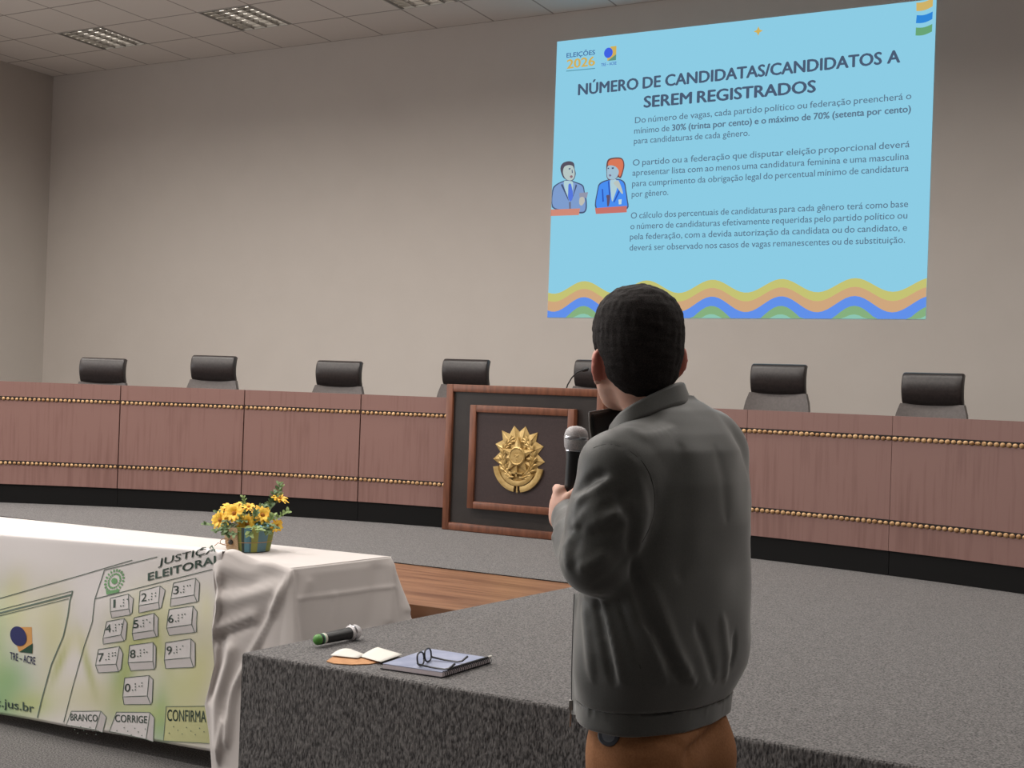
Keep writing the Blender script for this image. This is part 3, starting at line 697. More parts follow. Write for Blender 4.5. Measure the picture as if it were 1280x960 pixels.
for q in (CN+Vector((-0.35, 0.12, 0)), CF+Vector((-0.35, -0.12, 0)), TL_F+Vector((0.3, 0.12, 0)), TL_B+Vector((0.3, -0.12, 0))):
    b = BM(); tube(b, [(q.x-tab.location.x, q.y-tab.location.y, 0.003), (q.x-tab.location.x, q.y-tab.location.y, TZ-0.041)], 0.016, 10); obj('leg', b, M_tleg, tab, 40)
def lerp(a, b_, t): return a+(b_-a)*t
def interp(x, xs_, ys_): return float(np.interp(x, xs_, ys_))
def pixel(p):
    d = Vector(p)-CP; z = d.dot(FW); return (640+FPX*d.dot(RI)/z, 480-FPX*d.dot(UI)/z)
def seg_dist(p, a, b_):
    vx, vy = b_[0]-a[0], b_[1]-a[1]; t = max(0, min(1, ((p[0]-a[0])*vx+(p[1]-a[1])*vy)/(vx*vx+vy*vy)))
    return math.hypot(p[0]-a[0]-t*vx, p[1]-a[1]-t*vy), t
def folds(p, ridges):
    s = 0.0
    for pts, w, h in ridges:
        d = min(seg_dist(p, a, b_)[0] for a, b_ in zip(pts, pts[1:])); s += h*math.exp(-(d/w)**2)
    return s
# cloth: one sheet - top, right-hand drop, front drop at the corner, back drop
bm = BM()
ZC = TZ+0.004
# perimeter stations: (rim point, outward, drop, flare, kind)
st = []
XF0 = at(268, 700, CN.y-0.02).x
front0 = Vector((XF0, CN.y+fdir.y/fdir.x*(XF0-CN.x), ZC))
NF = 46
out_f, out_r = Vector((0.05, -1, 0)).normalized(), Vector((1, -0.16, 0)).normalized()
for i in range(NF):
    u = i/(NF-1); p = lerp(front0, Vector((CN.x-0.012, CN.y, ZC)), u)
    bump = 0.050*math.exp(-((u-0.24)/0.26)**2)+0.016*math.exp(-((u-0.72)/0.14)**2); st.append(('f', u, p+Vector((0, 0, bump)), out_f, bump))
for i in range(1, 9):
    a = i/9; n = (out_f*(1-a)+out_r*a).normalized(); st.append(('c', a, Vector((CN.x-0.012, CN.y+0.012, ZC))+n*0.012, n, 0))
NE = 40
for i in range(NE):
    u = i/(NE-1); p = lerp(Vector((CN.x, CN.y+0.012, ZC)), Vector((CF.x, CF.y-0.012, ZC)), u); st.append(('e', u, p, out_r, 0))
out_b = Vector((0, 1, 0))
for i in range(1, 9):
    a = i/9; n = (out_r*(1-a)+out_b*a).normalized(); st.append(('d', a, Vector((CF.x-0.012, CF.y-0.012, ZC))+n*0.012, n, 0))
for i in range(16):
    u = i/15; p = lerp(Vector((CF.x-0.012, CF.y, ZC)), TL_B, u); p.z = ZC; st.append(('b', u, p, out_b, 0))
hem_y = [690, 709, 744, 786, 829, 879, 917, 956, 975]; hem_x = [272, 266.6, 272, 266.6, 272, 257, 265, 270.5, 271]
RID = [([(363, 714), (345, 757), (322, 808), (300, 860), (288, 930)], 3.6, 0.024), ([(276, 735), (290, 728), (318, 728), (345, 717)], 9, -0.016), ([(272, 748), (300, 752), (345, 735)], 8, 0.014),
       ([(268, 788), (300, 780), (321, 770)], 5, 0.016), ([(270, 800), (300, 790), (318, 782)], 6, -0.014), ([(276, 720), (275, 760), (268, 786)], 5, 0.02), ([(296, 810), (280, 870), (272, 935)], 7, 0.026), ([(283, 800), (268, 870)], 6, -0.018),
       ([(290, 690), (318, 702), (340, 708)], 6, 0.012), ([(300, 696), (330, 712)], 5, -0.01), ([(287, 900), (274, 950)], 4, 0.02), ([(335, 770), (318, 830)], 7, -0.016)]
RIDE = [([(372, 748), (430, 741), (492, 733)], 2.2, 0.004), ([(418, 742), (416, 800)], 2.5, 0.004), ([(490, 702), (487, 775)], 5, 0.006), ([(470, 710), (462, 780)], 8, -0.006), ([(352, 800), (385, 728)], 6, 0.006), ([(366, 720), (350, 800)], 6, -0.012), ([(504, 720), (511, 760)], 6, 0.012)]
NT = 44
cols = []
for kind, u, p, n, bump in st:
    col = []
    if kind == 'f': drop = TZ-0.005+bump; flare = 0.045+0.09*u
    elif kind == 'c': drop = lerp(TZ-0.005, TZ-0.50, min(1, u*1.5)); flare = 0.135-0.06*u
    elif kind == 'e': drop = TZ-0.50; flare = 0.065+0.03*u
    elif kind == 'd': drop = TZ-0.50; flare = 0.095+0.035*math.sin(u*math.pi)
    else: drop = 0.215; flare = 0.03
    for j in range(NT+1):
        t = j/NT
        q = p+n*(flare*t**1.15+(0.034*(1-u) if kind == 'f' else 0.0)*min(1, t*14)+0.006*min(1, t*12))-Vector((0, 0, drop*t))
        if kind == 'd': q += Vector((0, 0, 0.0))
        if kind in 'fc':
            w = min(1, t*8)
            px = pixel(q); q = q+n*folds(px, RID)*w
            if kind == 'f':
                px = pixel(q); hx = interp(px[1], hem_y, hem_x); s = (hx-px[0])/309.0*(1-u)**2.0
                if t > 0.02: q.x += s*1.05
        elif kind in 'ed':
            px = pixel(q); q = q+n*folds(px, RIDE)*min(1, t*8)
        q.z = max(q.z, 0.006)
        col.append(q)
    cols.append(col)
vc = [[bm.verts.new(q) for q in c] for c in cols]
for a, c in zip(vc, vc[1:]):
    for j in range(NT): bm.faces.new((a[j], a[j+1], c[j+1], c[j]))
# top: rows from the front rim inwards to the back rim
frontline = [s for s in st if s[0] == 'f']
NR = 22
def back_pt(x): return CF.y+bdir.y/bdir.x*(x-CF.x)
def front_y(x): return CN.y+fdir.y/fdir.x*(x-CN.x)
xs_top = [s[2].x for s in frontline]; lines = []
for i, s in enumerate(frontline):
    p = s[2]; yb = back_pt(p.x) if i < NF-1 else CF.y
    xb = p.x+(CF.x-CN.x)*(i/(NF-1)); row = [vc[i][0]]
    for j in range(1, NR+1):
        t = j/NR; y = lerp(p.y, back_pt(xb), t); z = ZC+s[4]*max(0, 1-t*3.2)**2*(1+0.25*math.sin(14*s[1]+9*t))
        row.append(bm.verts.new((lerp(p.x, xb, t), y, z)))
    lines.append(row)
for a, c in zip(lines, lines[1:]):
    for j in range(NR): bm.faces.new((a[j], c[j], c[j+1], a[j+1]))
a = [bm.verts.new((v.co.x, v.co.y, ZC)) for v in lines[0]]      # the part under the banner's end, running left
prev = a
for k in range(1, 13):
    x = lerp(lines[0][0].co.x, TL_F.x, k/12); row = []
    for j in range(NR+1):
        t = j/NR; row.append(bm.verts.new((x+(lines[0][j].co.x-lines[0][0].co.x), lerp(front_y(x)+0.004, back_pt(x), t), ZC)))
    for j in range(NR): bm.faces.new((prev[j], prev[j+1], row[j+1], row[j]))
    prev = row
bmesh.ops.remove_doubles(bm, verts=bm.verts[:], dist=0.0008)
cl = obj('tablecloth', bm, M_cloth)
for f in cl.data.polygons: f.use_smooth = True
so = cl.modifiers.new('thickness', 'SOLIDIFY'); so.thickness = 0.002; so.offset = -1
tag(cl, 'white cloth over the long table, hanging in folds at its right end', 'tablecloth')
# ---- banner
def by(x): return CN.y+fdir.y/fdir.x*(x-CN.x)-0.022
_bn = Vector((fdir.y, -fdir.x, 0)); _bn = _bn if _bn.y < 0 else -_bn
_bp = Vector((CN.x, CN.y-0.022, 0))
def at_b(px, py):
    d = FW+RI*((px-640)/FPX)-UI*((py-480)/FPX); return CP+d*((_bp-CP).dot(_bn)/d.dot(_bn))
def bzt(x): return TZ+0.008+0.034*max(0.0, min(1.0, (x+4.7)/1.2))
def ripple(x, z):
    t = max(0.0, min(1.0, (TZ-z)/0.8))
    return t*(0.006*math.sin(5.2*x+1.0+2.0*z)+0.003*math.sin(11*x-5*z)) - 0.010*math.exp(-((z-0.60)/0.10)**2)*math.sin(3.0*x)
def bmap(px, py, d=0.0):
    p = at_b(px, py)
    if p.z <= bzt(p.x): return Vector((p.x, p.y+ripple(p.x, p.z)-d, p.z))
    q = at_z(px, py, bzt(p.x)+0.004)
    return Vector((q.x, max(q.y, by(q.x)), bzt(p.x)+0.004+d))
M_banner = mat('printed_banner', rgb(225, 218, 216), 0.42, spec=0.4); nt, N, L, B = nodes(M_banner)
ca = N.new('ShaderNodeVertexColor'); ca.layer_name = 'print'; L.new(ca.outputs[0], B.inputs['Base Color'])
# print: soft leaf shapes in the lower part, described in the photograph's coordinates
BLOBS = [(152, 850, 16, 46, 10, (150, 188, 122), .8), (203, 895, 11, 38, 0, (122, 182, 138), .95), (186, 905, 20, 22, 0, (160, 196, 121), .7), (8, 850, 34, 34, 0, (149, 193, 132), .85), (0, 880, 30, 26, 0, (136, 189, 136), .8), (40, 880, 30, 18, 0, (196, 210, 136), .8),
         (68, 800, 16, 55, 8, (211, 211, 150), .6), (58, 770, 22, 40, 0, (217, 214, 160), .5), (172, 800, 36, 40, -20, (211, 213, 138), .75), (205, 770, 40, 40, 0, (216, 216, 155), .6), (120, 870, 60, 26, 0, (216, 213, 157), .6), (250, 840, 26, 60, 14, (217, 214, 143), .7), (222, 860, 30, 40, 0, (208, 213, 144), .6),
         (18, 735, 16, 26, 20, (222, 217, 163), .55), (20, 770, 24, 30, 0, (211, 211, 144), .6), (76, 826, 5, 30, 22, (182, 188, 105), .75), (110, 832, 5, 36, -14, (182, 188, 105), .75), (162, 830, 8, 44, 20, (183, 194, 116), .6), (196, 800, 7, 44, -22, (196, 203, 125), .6), (95, 800, 20, 18, 0, (224, 219, 168), .5), (178, 890, 40, 14, 0, (199, 210, 136), .6), (-10, 800, 24, 60, 0, (168, 197, 122), .7), (240, 905, 30, 26, 0, (219, 217, 160), .7), (258, 760, 10, 26, 0, (224, 221, 168), .5)]
BASEC = np.array([lin(236), lin(230), lin(229)])
def banner_color(px, py):
    c = BASEC.copy()
    for x, y, rx, ry, ang, col, s in BLOBS:
        a = math.radians(ang); dx, dy = px-x, py-y
        u, v = dx*math.cos(a)+dy*math.sin(a), -dx*math.sin(a)+dy*math.cos(a)
        w = s*math.exp(-((u/rx)**2+(v/ry)**2)); c = c*(1-w)+np.array([lin(k) for k in col])*w
    return c
bm = BM(); lay = bm.loops.layers.float_color.new('print'); pc = {}
BX0, BX1 = TL_F.x+0.01, at_b(277, 700).x
def bot_z(x): return interp(x, [at_b(0, 893).x-0.6, at_b(0, 893).x, at_b(130, 915).x, at_b(266, 940).x, BX1], [0.03, at_b(0, 893).z, at_b(130, 915).z, at_b(266, 940).z, 0.075])
NX, NZ = 150, 60; g = []
for i in range(NX+1):
    x = lerp(BX0, BX1, i/NX); col = []
    flap = 0.11*max(0, min(1, (x+4.9)/1.1))**1.2+0.012
    for j in range(-6, NZ+1):
        if j < 0:
            t = -j/6; q = Vector((x, by(x)+flap*t+0.003, bzt(x)*(1-t*t)+(TZ+0.009)*t*t+0.002*min(1, t*3)+0.003*abs(math.sin(17*x+3*t))*t*min(1, flap*12)))
        else:
            z = lerp(bzt(x), bot_z(x), j/NZ); q = Vector((x, by(x)+ripple(x, z), z))
            if j == 0: q = Vector((x, by(x)+0.002, bzt(x)))
        v = bm.verts.new(q); pc[v] = banner_color(*pixel(q)); col.append(v)
    g.append(col)
for a, c in zip(g, g[1:]):
    for j in range(len(a)-1): bm.faces.new((a[j], a[j+1], c[j+1], c[j]))
for f in bm.faces:
    for l in f.loops: c = pc[l.vert]; l[lay] = (c[0], c[1], c[2], 1)
ban = obj('banner', bm, M_banner); ban['kind'] = 'thing'
for f in ban.data.polygons: f.use_smooth = True
so = ban.modifiers.new('thickness', 'SOLIDIFY'); so.thickness = 0.001; so.offset = -1
tag(ban, 'shiny printed banner with number keys hung on the table front', 'banner')
M_ink = mat('dark_green_ink', rgb(78, 98, 88), 0.5); M_inkg = mat('grey_green_ink', rgb(108, 126, 114), 0.5); M_key = mat('pale_key_print', rgb(232, 227, 226), 0.45); M_keyside = mat('key_side_print', rgb(214, 208, 207), 0.45); M_navy = mat('navy_ink', rgb(44, 48, 104), 0.5)
M_orange = mat('orange_ink', rgb(226, 166, 98), 0.5); M_gink = mat('green_ink', rgb(38, 78, 58), 0.5); M_leafink = mat('light_green_ink', rgb(120, 172, 118), 0.5); M_cream = mat('pale_yellow_key', rgb(212, 212, 158), 0.45)
def bprint(name, b, m, parent=None): return obj(name, b, m, parent or ban)
def stroke(b, pts, w=1.0, d=0.003, closed=False):
    P = [pts[0]]
    pp = pts+[pts[0]] if closed else pts
    for p, q in zip(pp, pp[1:]):
        n = max(1, int(math.hypot(q[0]-p[0], q[1]-p[1])/6))
        P += [(p[0]+(q[0]-p[0])*k/n, p[1]+(q[1]-p[1])*k/n) for k in range(1, n+1)]
    prev = None
    for i, p in enumerate(P):
        a, c = P[max(i-1, 0)], P[min(i+1, len(P)-1)]; L_ = math.hypot(c[0]-a[0], c[1]-a[1]) or 1
        nx, ny = -(c[1]-a[1])/L_*w/2, (c[0]-a[0])/L_*w/2
        r = (b.verts.new(bmap(p[0]+nx, p[1]+ny, d)), b.verts.new(bmap(p[0]-nx, p[1]-ny, d)))
        if prev: b.faces.new((prev[0], r[0], r[1], prev[1]))
        prev = r
def fill(b, pts, d=0.002):
    if len(pts) == 4:
        n = 6; g = []
        for i in range(n+1):
            l = (pts[0][0]+(pts[3][0]-pts[0][0])*i/n, pts[0][1]+(pts[3][1]-pts[0][1])*i/n); r = (pts[1][0]+(pts[2][0]-pts[1][0])*i/n, pts[1][1]+(pts[2][1]-pts[1][1])*i/n)
            g.append([b.verts.new(bmap(l[0]+(r[0]-l[0])*j/n, l[1]+(r[1]-l[1])*j/n, d)) for j in range(n+1)])
        for p, q in zip(g, g[1:]):
            for j in range(n): b.faces.new((p[j], p[j+1], q[j+1], q[j]))
        return
    b.faces.new([b.verts.new(bmap(x, y, d)) for x, y in pts])
def banner_text(b, s, l, r, h, d=0.0034, bold=0.006, shear=0.0):
    def f(x, z):
        return bmap(x, z, d)
    # lettering laid out in photograph coordinates (y grows downwards)
    V, F = text_geo(s, bold, 3); x0, x1 = min(v[0] for v in V), max(v[0] for v in V)
    W_ = math.hypot(r[0]-l[0], r[1]-l[1]); ux, uy = (r[0]-l[0])/W_, (r[1]-l[1])/W_; sx = W_/(x1-x0); sy = h/0.70
    vs_ = [b.verts.new(bmap(l[0]+ux*(vx-x0)*sx+shear*vy*sy, l[1]+uy*(vx-x0)*sx-vy*sy, d)) for vx, vy in V]
    for fc in F:
        try: b.faces.new([vs_[i] for i in fc])
        except ValueError: pass
b = BM()
stroke(b, [(-40, 759), (0, 747.7), (99, 719.8), (166, 700)], 0.9); stroke(b, [(131, 712.5), (197, 696)], 0.9)
stroke(b, [(131, 712.5), (120, 748.3), (116.7, 776.7), (106, 808), (93, 856.6), (82, 902)], 0.9); stroke(b, [(120, 748.3), (266, 711.5)], 0.9)
stroke(b, [(-40, 773), (0, 762), (91.5, 738.5)], 0.8); stroke(b, [(-40, 780), (0, 769.5), (87, 748)], 0.8)
bprint('printed_outline', b, M_ink)
b = BM(); stroke(b, [(-40, 777), (0, 766.2), (90, 743.2)], 2.0); stroke(b, [(91.5, 738.5), (88, 751), (85.5, 769.5), (80, 795), (65, 831), (52.5, 876), (47.5, 897)], 1.4); bprint('printed_frame', b, M_inkg)
C6 = lambda x, y: (100+x*170/1020, 670+y*160/960)
C5 = lambda x, y: (x/3, 640+y/3)
KEYS = [('1', C6, (238, 465), (372, 433), (380, 543), (240, 565), (412, 468), (405, 572), (250, 612), (393, 588), (425, 358)),
        ('2', C6, (458, 412), (605, 372), (600, 495), (455, 520), (645, 405), (622, 535), (455, 575), (608, 543), (535, 335)),
        ('3', C6, (705, 352), (870, 315), (862, 440), (690, 470), (900, 350), (897, 485), (688, 527), (886, 492), (653, 308)),
        ('4', C6, (210, 640), (345, 615), (312, 740), (178, 765), (365, 650), (347, 773), (180, 810), (336, 786), (400, 452)),
        ('5', C6, (420, 610), (568, 575), (560, 705), (398, 728), (600, 610), (590, 750), (405, 782), (578, 754), (505, 435)),
        ('6', C6, (680, 548), (858, 522), (850, 660), (660, 688), (890, 565), (885, 718), (675, 745), (872, 720), (637, 415)),
        ('7', C5, (372, 515), (450, 503), (437, 570), (362, 573), (462, 530), (455, 588), (372, 602), (446, 598), (372, 560)),
        ('8', C5, (487, 500), (575, 488), (572, 560), (480, 565), (585, 505), (582, 582), (490, 595), (577, 590), (488, 548)),
        ('9', C5, (622, 490), (720, 474), (715, 545), (615, 555), (735, 490), (733, 577), (620, 587), (727, 582), (625, 535)),
        ('0', C5, (468, 622), (557, 613), (550, 690), (460, 693), (572, 628), (568, 714), (465, 722), (563, 722), (468, 675))]
BRL = {'1': (0,), '2': (0, 1), '3': (0, 3), '4': (0, 3, 4), '5': (0, 4), '6': (0, 1, 3), '7': (0, 1, 3, 4), '8': (0, 1, 4), '9': (1, 3), '0': (1, 3, 4)}
def dot(b, x, y, r, d=0.0036): b.faces.new([b.verts.new(bmap(x+r*math.cos(k*math.pi/4), y+r*math.sin(k*math.pi/4), d)) for k in range(8)])
for dg, cv_, TL, TR, BRp, BLp, R0, R1, B0, B1, tp in KEYS:
    TL, TR, BRp, BLp, R0, R1, B0, B1 = (cv_(*p) for p in (TL, TR, BRp, BLp, R0, R1, B0, B1)); tp = C5(*tp)
    b = BM(); fill(b, [TL, TR, BRp, BLp]); key = bprint('number_key', b, M_key); key['label'] = 'printed key %s' % dg
    b = BM(); fill(b, [TR, R0, R1, B1, BRp]); fill(b, [BLp, BRp, B1, B0]); bprint('key_side', b, M_keyside, key)
    b = BM()
    for ln in ([TL, TR, BRp, BLp, TL], [TR, R0, R1, B1, BRp], [BLp, B0, B1]): stroke(b, ln, 0.75, 0.0032)
    bprint('key_outline', b, M_ink, key)
    b = BM(); w = 6.8 if dg != '1' else 2.8; tp = tp if dg != '1' else (tp[0]+2, tp[1]); banner_text(b, dg, tp, (tp[0]+w, tp[1]-w*0.13), 10.2, bold=0.005)
    sl = -0.14
    for cell, x0 in ((tuple((2, 3, 4, 5)), 9.5), (BRL[dg], 17.5)):
        for q in cell:
            x = x0+(3.4 if q >= 3 else 0); y = -8.2+(q % 3)*3.6; dot(b, tp[0]+x, tp[1]+y+sl*x, 0.85)
    bprint('digit', b, M_ink, key)
for nm, P, ext, txt, l, r, h, fillm in (('branco_key', [(275, 745), (382, 745), (362, 815), (256, 796)], [(382, 745), (402, 768), (388, 826), (362, 815)], 'BRANCO', (272, 779), (371, 784), 8.6, M_key),
        ('corrige_key', [(438, 750), (560, 752), (546, 852), (412, 822)], [(560, 752), (577, 772), (573, 862), (546, 852)], 'CORRIGE', (433, 786), (550, 793), 9.2, M_key),
        ('confirma_key', [(622, 730), (786, 727), (789, 868), (612, 858)], None, 'CONFIRMA', (626, 783), (774, 788), 14.5, M_cream)):
    b = BM(); fill(b, [C5(*p) for p in P]); key = bprint(nm, b, fillm)
    b = BM(); stroke(b, [C5(*p) for p in P], 0.75, 0.0032, True)
    if ext:
        stroke(b, [C5(*p) for p in ext], 0.75, 0.0032)
        b2 = BM(); fill(b2, [C5(*p) for p in ext]); bprint('key_side', b2, M_keyside, key)
    bprint('key_outline', b, M_inkg, key)
    b = BM(); banner_text(b, txt, C5(*l), C5(*r), h, bold=0.008); bprint('key_word', b, M_ink, key)
    b = BM(); l, r = C5(*l), C5(*r); n = 9
    for k in range(n):
        for q in range(3):
            if (k*7+q*5+len(txt)) % 3 == 0: dot(b, l[0]+(r[0]-l[0])*(k+0.5)/n, l[1]+7+q*4.2+(k*0.3), 0.7)
    bprint('braille_dots', b, M_inkg, key)
b = BM(); banner_text(b, 'ELEITORAL', (185.5, 725.8), (276, 702.3), 9.6, bold=0.02); bprint('eleitoral_word', b, M_ink)
b = BM(); banner_text(b, 'JUSTIÇA', (198.3, 707), (270, 689.5), 8.8, bold=0.006, shear=0.15); bprint('justica_word', b, M_ink)
b = BM(); cc = (143.7, 726)
for k in range(20):
    a = 2*math.pi*k/20
    for rr, w in ((0.95, 0.30), (0.62, 0.2)):
        P = []
        for t_ in range(6):
            s = 2*math.pi*t_/6; lx = rr+w*0.5*math.cos(s); ly = 0.10*math.sin(s)
            P.append((cc[0]+(lx*math.cos(a)-ly*math.sin(a))*11.5+(lx*math.sin(a))*-3, cc[1]+(lx*math.sin(a)+ly*math.cos(a))*14))
        fill(b, P, 0.0028+0.0001*(k % 2))
dot(b, cc[0], cc[1], 4.0, 0.003); fill(b, [(cc[0]-10, cc[1]+13), (cc[0]+7, cc[1]+10), (cc[0]+6, cc[1]+14), (cc[0]-9, cc[1]+17)], 0.003); bprint('green_crest', b, M_leafink)
C8 = lambda x, y: (x*120/606, 720+y*190/960)
b = BM(); fill(b, [C8(*p) for p in ((130, 322), (205, 322), (212, 487), (125, 478), (110, 430))], 0.0022); em = bprint('flag_emblem', b, M_orange)
b = BM(); fill(b, [C8(*p) for p in ((128, 478), (213, 424), (210, 489))], 0.0028); bprint('green_wedge', b, M_gink, em)
b = BM(); b.faces.new([b.verts.new(bmap(24.3+10.2*math.cos(k*math.pi/14)+2.0*math.sin(k*math.pi/14), 795+12.3*math.sin(k*math.pi/14), 0.0034)) for k in range(28)]); bprint('blue_disc', b, M_navy, em)
b = BM(); banner_text(b, 'TRE – ACRE', (13.6, 824), (45.4, 830.6), 9.6, bold=0.008); bprint('emblem_caption', b, M_navy, em)
b = BM(); banner_text(b, 'c.jus.br', (-5, 882), (43.2, 890.6), 11, bold=0.012); bprint('web_address', b, M_ink)
# ---- flower pot
fp = at_z(311, 688, ZC)
fp.y = max(fp.y, front_y(fp.x)+0.17)
t0 = at(311, 688, fp.y); fp.x = t0.x
POT_D = (fp-CP).dot(FW); PS = POT_D/FPX                      # metres per photograph pixel at the pot
pot = thing('flower_pot', 'small striped fabric-wrapped pot of yellow daisies and green sprigs on the table', 'flower pot', (fp.x, fp.y, ZC+0.002))
PH = 31*PS; PRT, PRB = 31.5*PS, 26*PS
M_pot = mat('striped_fabric', rgb(120, 130, 60), 0.8); nt, N, L, B = nodes(M_pot)
tcn = N.new('ShaderNodeTexCoord'); spn = N.new('ShaderNodeSeparateXYZ'); L.new(tcn.outputs['Object'], spn.inputs[0])
at2 = N.new('ShaderNodeMath'); at2.operation = 'ARCTAN2'; L.new(spn.outputs[1], at2.inputs[0]); L.new(spn.outputs[0], at2.inputs[1])
mr = N.new('ShaderNodeMapRange'); mr.inputs[1].default_value = -math.pi; mr.inputs[2].default_value = math.pi; L.new(at2.outputs[0], mr.inputs[0])
crp = N.new('ShaderNodeValToRGB'); crp.color_ramp.interpolation = 'CONSTANT'; L.new(mr.outputs[0], crp.inputs[0]); L.new(crp.outputs[0], B.inputs['Base Color'])
stripes = [(0.0, (60, 62, 58)), (0.04, (138, 136, 74)), (0.09, (150, 140, 100)), (0.17, (54, 58, 52)), (0.19, (136, 134, 70)), (0.23, (120, 112, 100)), (0.26, (120, 126, 60)), (0.305, (52, 64, 60)), (0.325, (86, 128, 142)), (0.36, (70, 100, 112)), (0.375, (138, 140, 72)), (0.42, (92, 122, 132)), (0.5, (120, 126, 60)), (0.6, (60, 62, 58)), (0.7, (104, 150, 170)), (0.82, (136, 134, 70)), (0.92, (120, 112, 100))]
el = crp.color_ramp.elements
el[0].position = 0; el[0].color = rgb(*stripes[0][1]); el[1].position = stripes[1][0]; el[1].color = rgb(*stripes[1][1])
for p_, c_ in stripes[2:]: e = el.new(p_); e.color = rgb(*c_)
b = BM(); lathe(b, [(PRB*0.9, 0), (PRB, 0.002), (PRB*1.03, PH*0.15), (lerp(PRB, PRT, .6), PH*0.6), (PRT, PH), (PRT*0.93, PH), (PRT*0.9, PH*0.9)], 40); obj('pot_wrap', b, M_pot, pot, 40)
M_burlap = noise_mat('burlap', rgb(150, 122, 92), rgb(190, 164, 130), 300, rough=0.95, bump=0.4); M_twine = mat('twine', rgb(168, 130, 88), 0.9); M_button = mat('dark_button', rgb(58, 54, 48), 0.5)
cam2 = Vector((-FW.x, -FW.y, 0)).normalized(); side = Vector((RT.x, RT.y, 0))
def potp(a, r, z): d = cam2*math.cos(a)+side*math.sin(a); return Vector((d.x*r, d.y*r, z))
b = BM()
rows = [[b.verts.new(potp(math.radians(-85+70*k/12), lerp(PRB, PRT, z/PH)*1.035+0.001, z)) for z in (0.005, PH*0.4, PH*0.75, PH*0.98)] for k in range(13)]
for p, q in zip(rows, rows[1:]):
    for j in range(3): b.faces.new((p[j], q[j], q[j+1], p[j+1]))
bw = obj('burlap_band', b, M_burlap, pot)
ba = math.radians(-36); bc = potp(ba, PRB*1.14, PH*0.40)
b = BM()
for s, lz in ((-1, 0.7), (1, 0.8), (-1, 1.4), (1, 1.5)):
    pts = []
    for k in range(13):
        a = 2*math.pi*k/12; pts.append(bc+side*s*(1-math.cos(a))*0.016*lz+Vector((0, 0, math.sin(a)*0.010*lz))+cam2*0.004)
    tube(b, pts, 0.0016, 6, False)
tube(b, [bc, bc-side*0.03+Vector((0, 0, -0.012)), bc-side*0.055+Vector((0, 0, -0.006)), bc-side*0.07+Vector((0, 0, -0.02))], 0.0015, 6); tube(b, [bc, bc-side*0.02+Vector((0, 0, -0.025))], 0.0015, 6)
for k in range(1): tube(b, [potp(2*math.pi*i/30, PRB*1.09, PH*0.40) for i in range(31)], 0.0015, 6, False)
tw_ = obj('twine_bow', b, M_twine, bw, 60)
b = BM(); sphere(b, bc+cam2*0.006, (0.011, 0.011, 0.011), None, 12, 8); obj('button', b, M_button, bw, 60)
M_petal = noise_mat('yellow_petal', rgb(236, 176, 40), rgb(250, 212, 84), 60, rough=0.6); M_fc = noise_mat('brown_flower_centre', rgb(120, 74, 24), rgb(190, 120, 40), 300, rough=0.9, bump=0.5)
M_leaf = noise_mat('green_leaf', rgb(64, 92, 58), rgb(118, 140, 92), 40, rough=0.6); M_leaf2 = noise_mat('pale_leaf', rgb(120, 146, 84), rgb(160, 178, 118), 40, rough=0.6)
soil = BM(); lathe(soil, [(0.001, PH*0.9), (PRT*0.88, PH*0.88)], 20, None, False); obj('foam_filling', soil, M_leaf, pot)
def petal(b, c, ax, up, L_, W_, curl=0.25):
    "one petal from c along ax, up is the flower normal"
    sd = ax.cross(up).normalized(); rows = []
    for k in range(5):
        t = k/4; w = W_*math.sin(math.pi*(0.12+0.80*t))**0.8; h = curl*L_*math.sin(t*1.9)-0.1*L_*t*t
        p = c+ax*L_*t+up*h; rows.append([b.verts.new(p-sd*w+up*w*0.15), b.verts.new(p), b.verts.new(p+sd*w+up*w*0.15)])
    for r, q in zip(rows, rows[1:]):
        b.faces.new((r[0], r[1], q[1], q[0])); b.faces.new((r[1], r[2], q[2], q[1]))
def pv(px, py, dd):      # pot-local point at a photograph pixel, dd metres nearer than the pot's axis
    d = FW+RI*((px-640)/FPX)-UI*((py-480)/FPX); return CP+d*(POT_D-dd)-pot.location
FLW = [(293, 642, 0.055, 14, (-.2, .85, .45)), (276, 650, 0.045, 14.5, (-.45, .75, .2)), (287, 636, 0.0, 12, (0.1, .35, 1)), (309, 655, 0.06, 12, (.15, .9, .1)), (328, 644, 0.035, 13, (.35, .75, .5)), (311, 634, 0.01, 9, (.1, .5, .9)), (346, 657, 0.03, 9, (.6, .75, .1)), (349, 624, 0.0, 12, (.35, .25, .95)), (300, 631, -0.02, 8, (0, .3, 1)), (322, 640, 0.0, 9, (0, .5, .9))]
stem = BM()
for px, py, dd, rp, nn in FLW:
    c = pv(px, py, dd); rp *= 0.92; nrm = (side*nn[0]+cam2*nn[1]+Vector((0, 0, nn[2]))).normalized()
    u = nrm.cross(Vector((0.3, 0.2, 1))).normalized(); w = nrm.cross(u); R_ = rp*PS
    b = BM(); n = 10
    for lay_ in range(2):
        for k in range(n):
            a = 2*math.pi*(k+lay_*0.5)/n+random.uniform(-.1, .1); ax = (u*math.cos(a)+w*math.sin(a)).normalized()
            petal(b, c+ax*R_*0.12, ax, nrm, R_*(1.0 if lay_ == 0 else 0.8)*random.uniform(.82, 1.12), R_*0.20, 0.10+0.28*lay_+random.uniform(-.08, .1))
    fl = obj('flower', b, M_petal, pot, 80)
    b = BM(); sphere(b, c+nrm*R_*0.06, (R_*0.24, R_*0.24, R_*0.2), None, 10, 6); obj('flower_centre', b, M_fc, fl, 60)
    tube(stem, [c-nrm*0.004, lerp(c, Vector((0, 0, PH*0.8)), 0.5)-nrm*0.01, Vector((random.uniform(-.02, .02), random.uniform(-.02, .02), PH*0.8))], 0.0018, 5)
obj('flower_stems', stem, M_leaf, pot, 60)
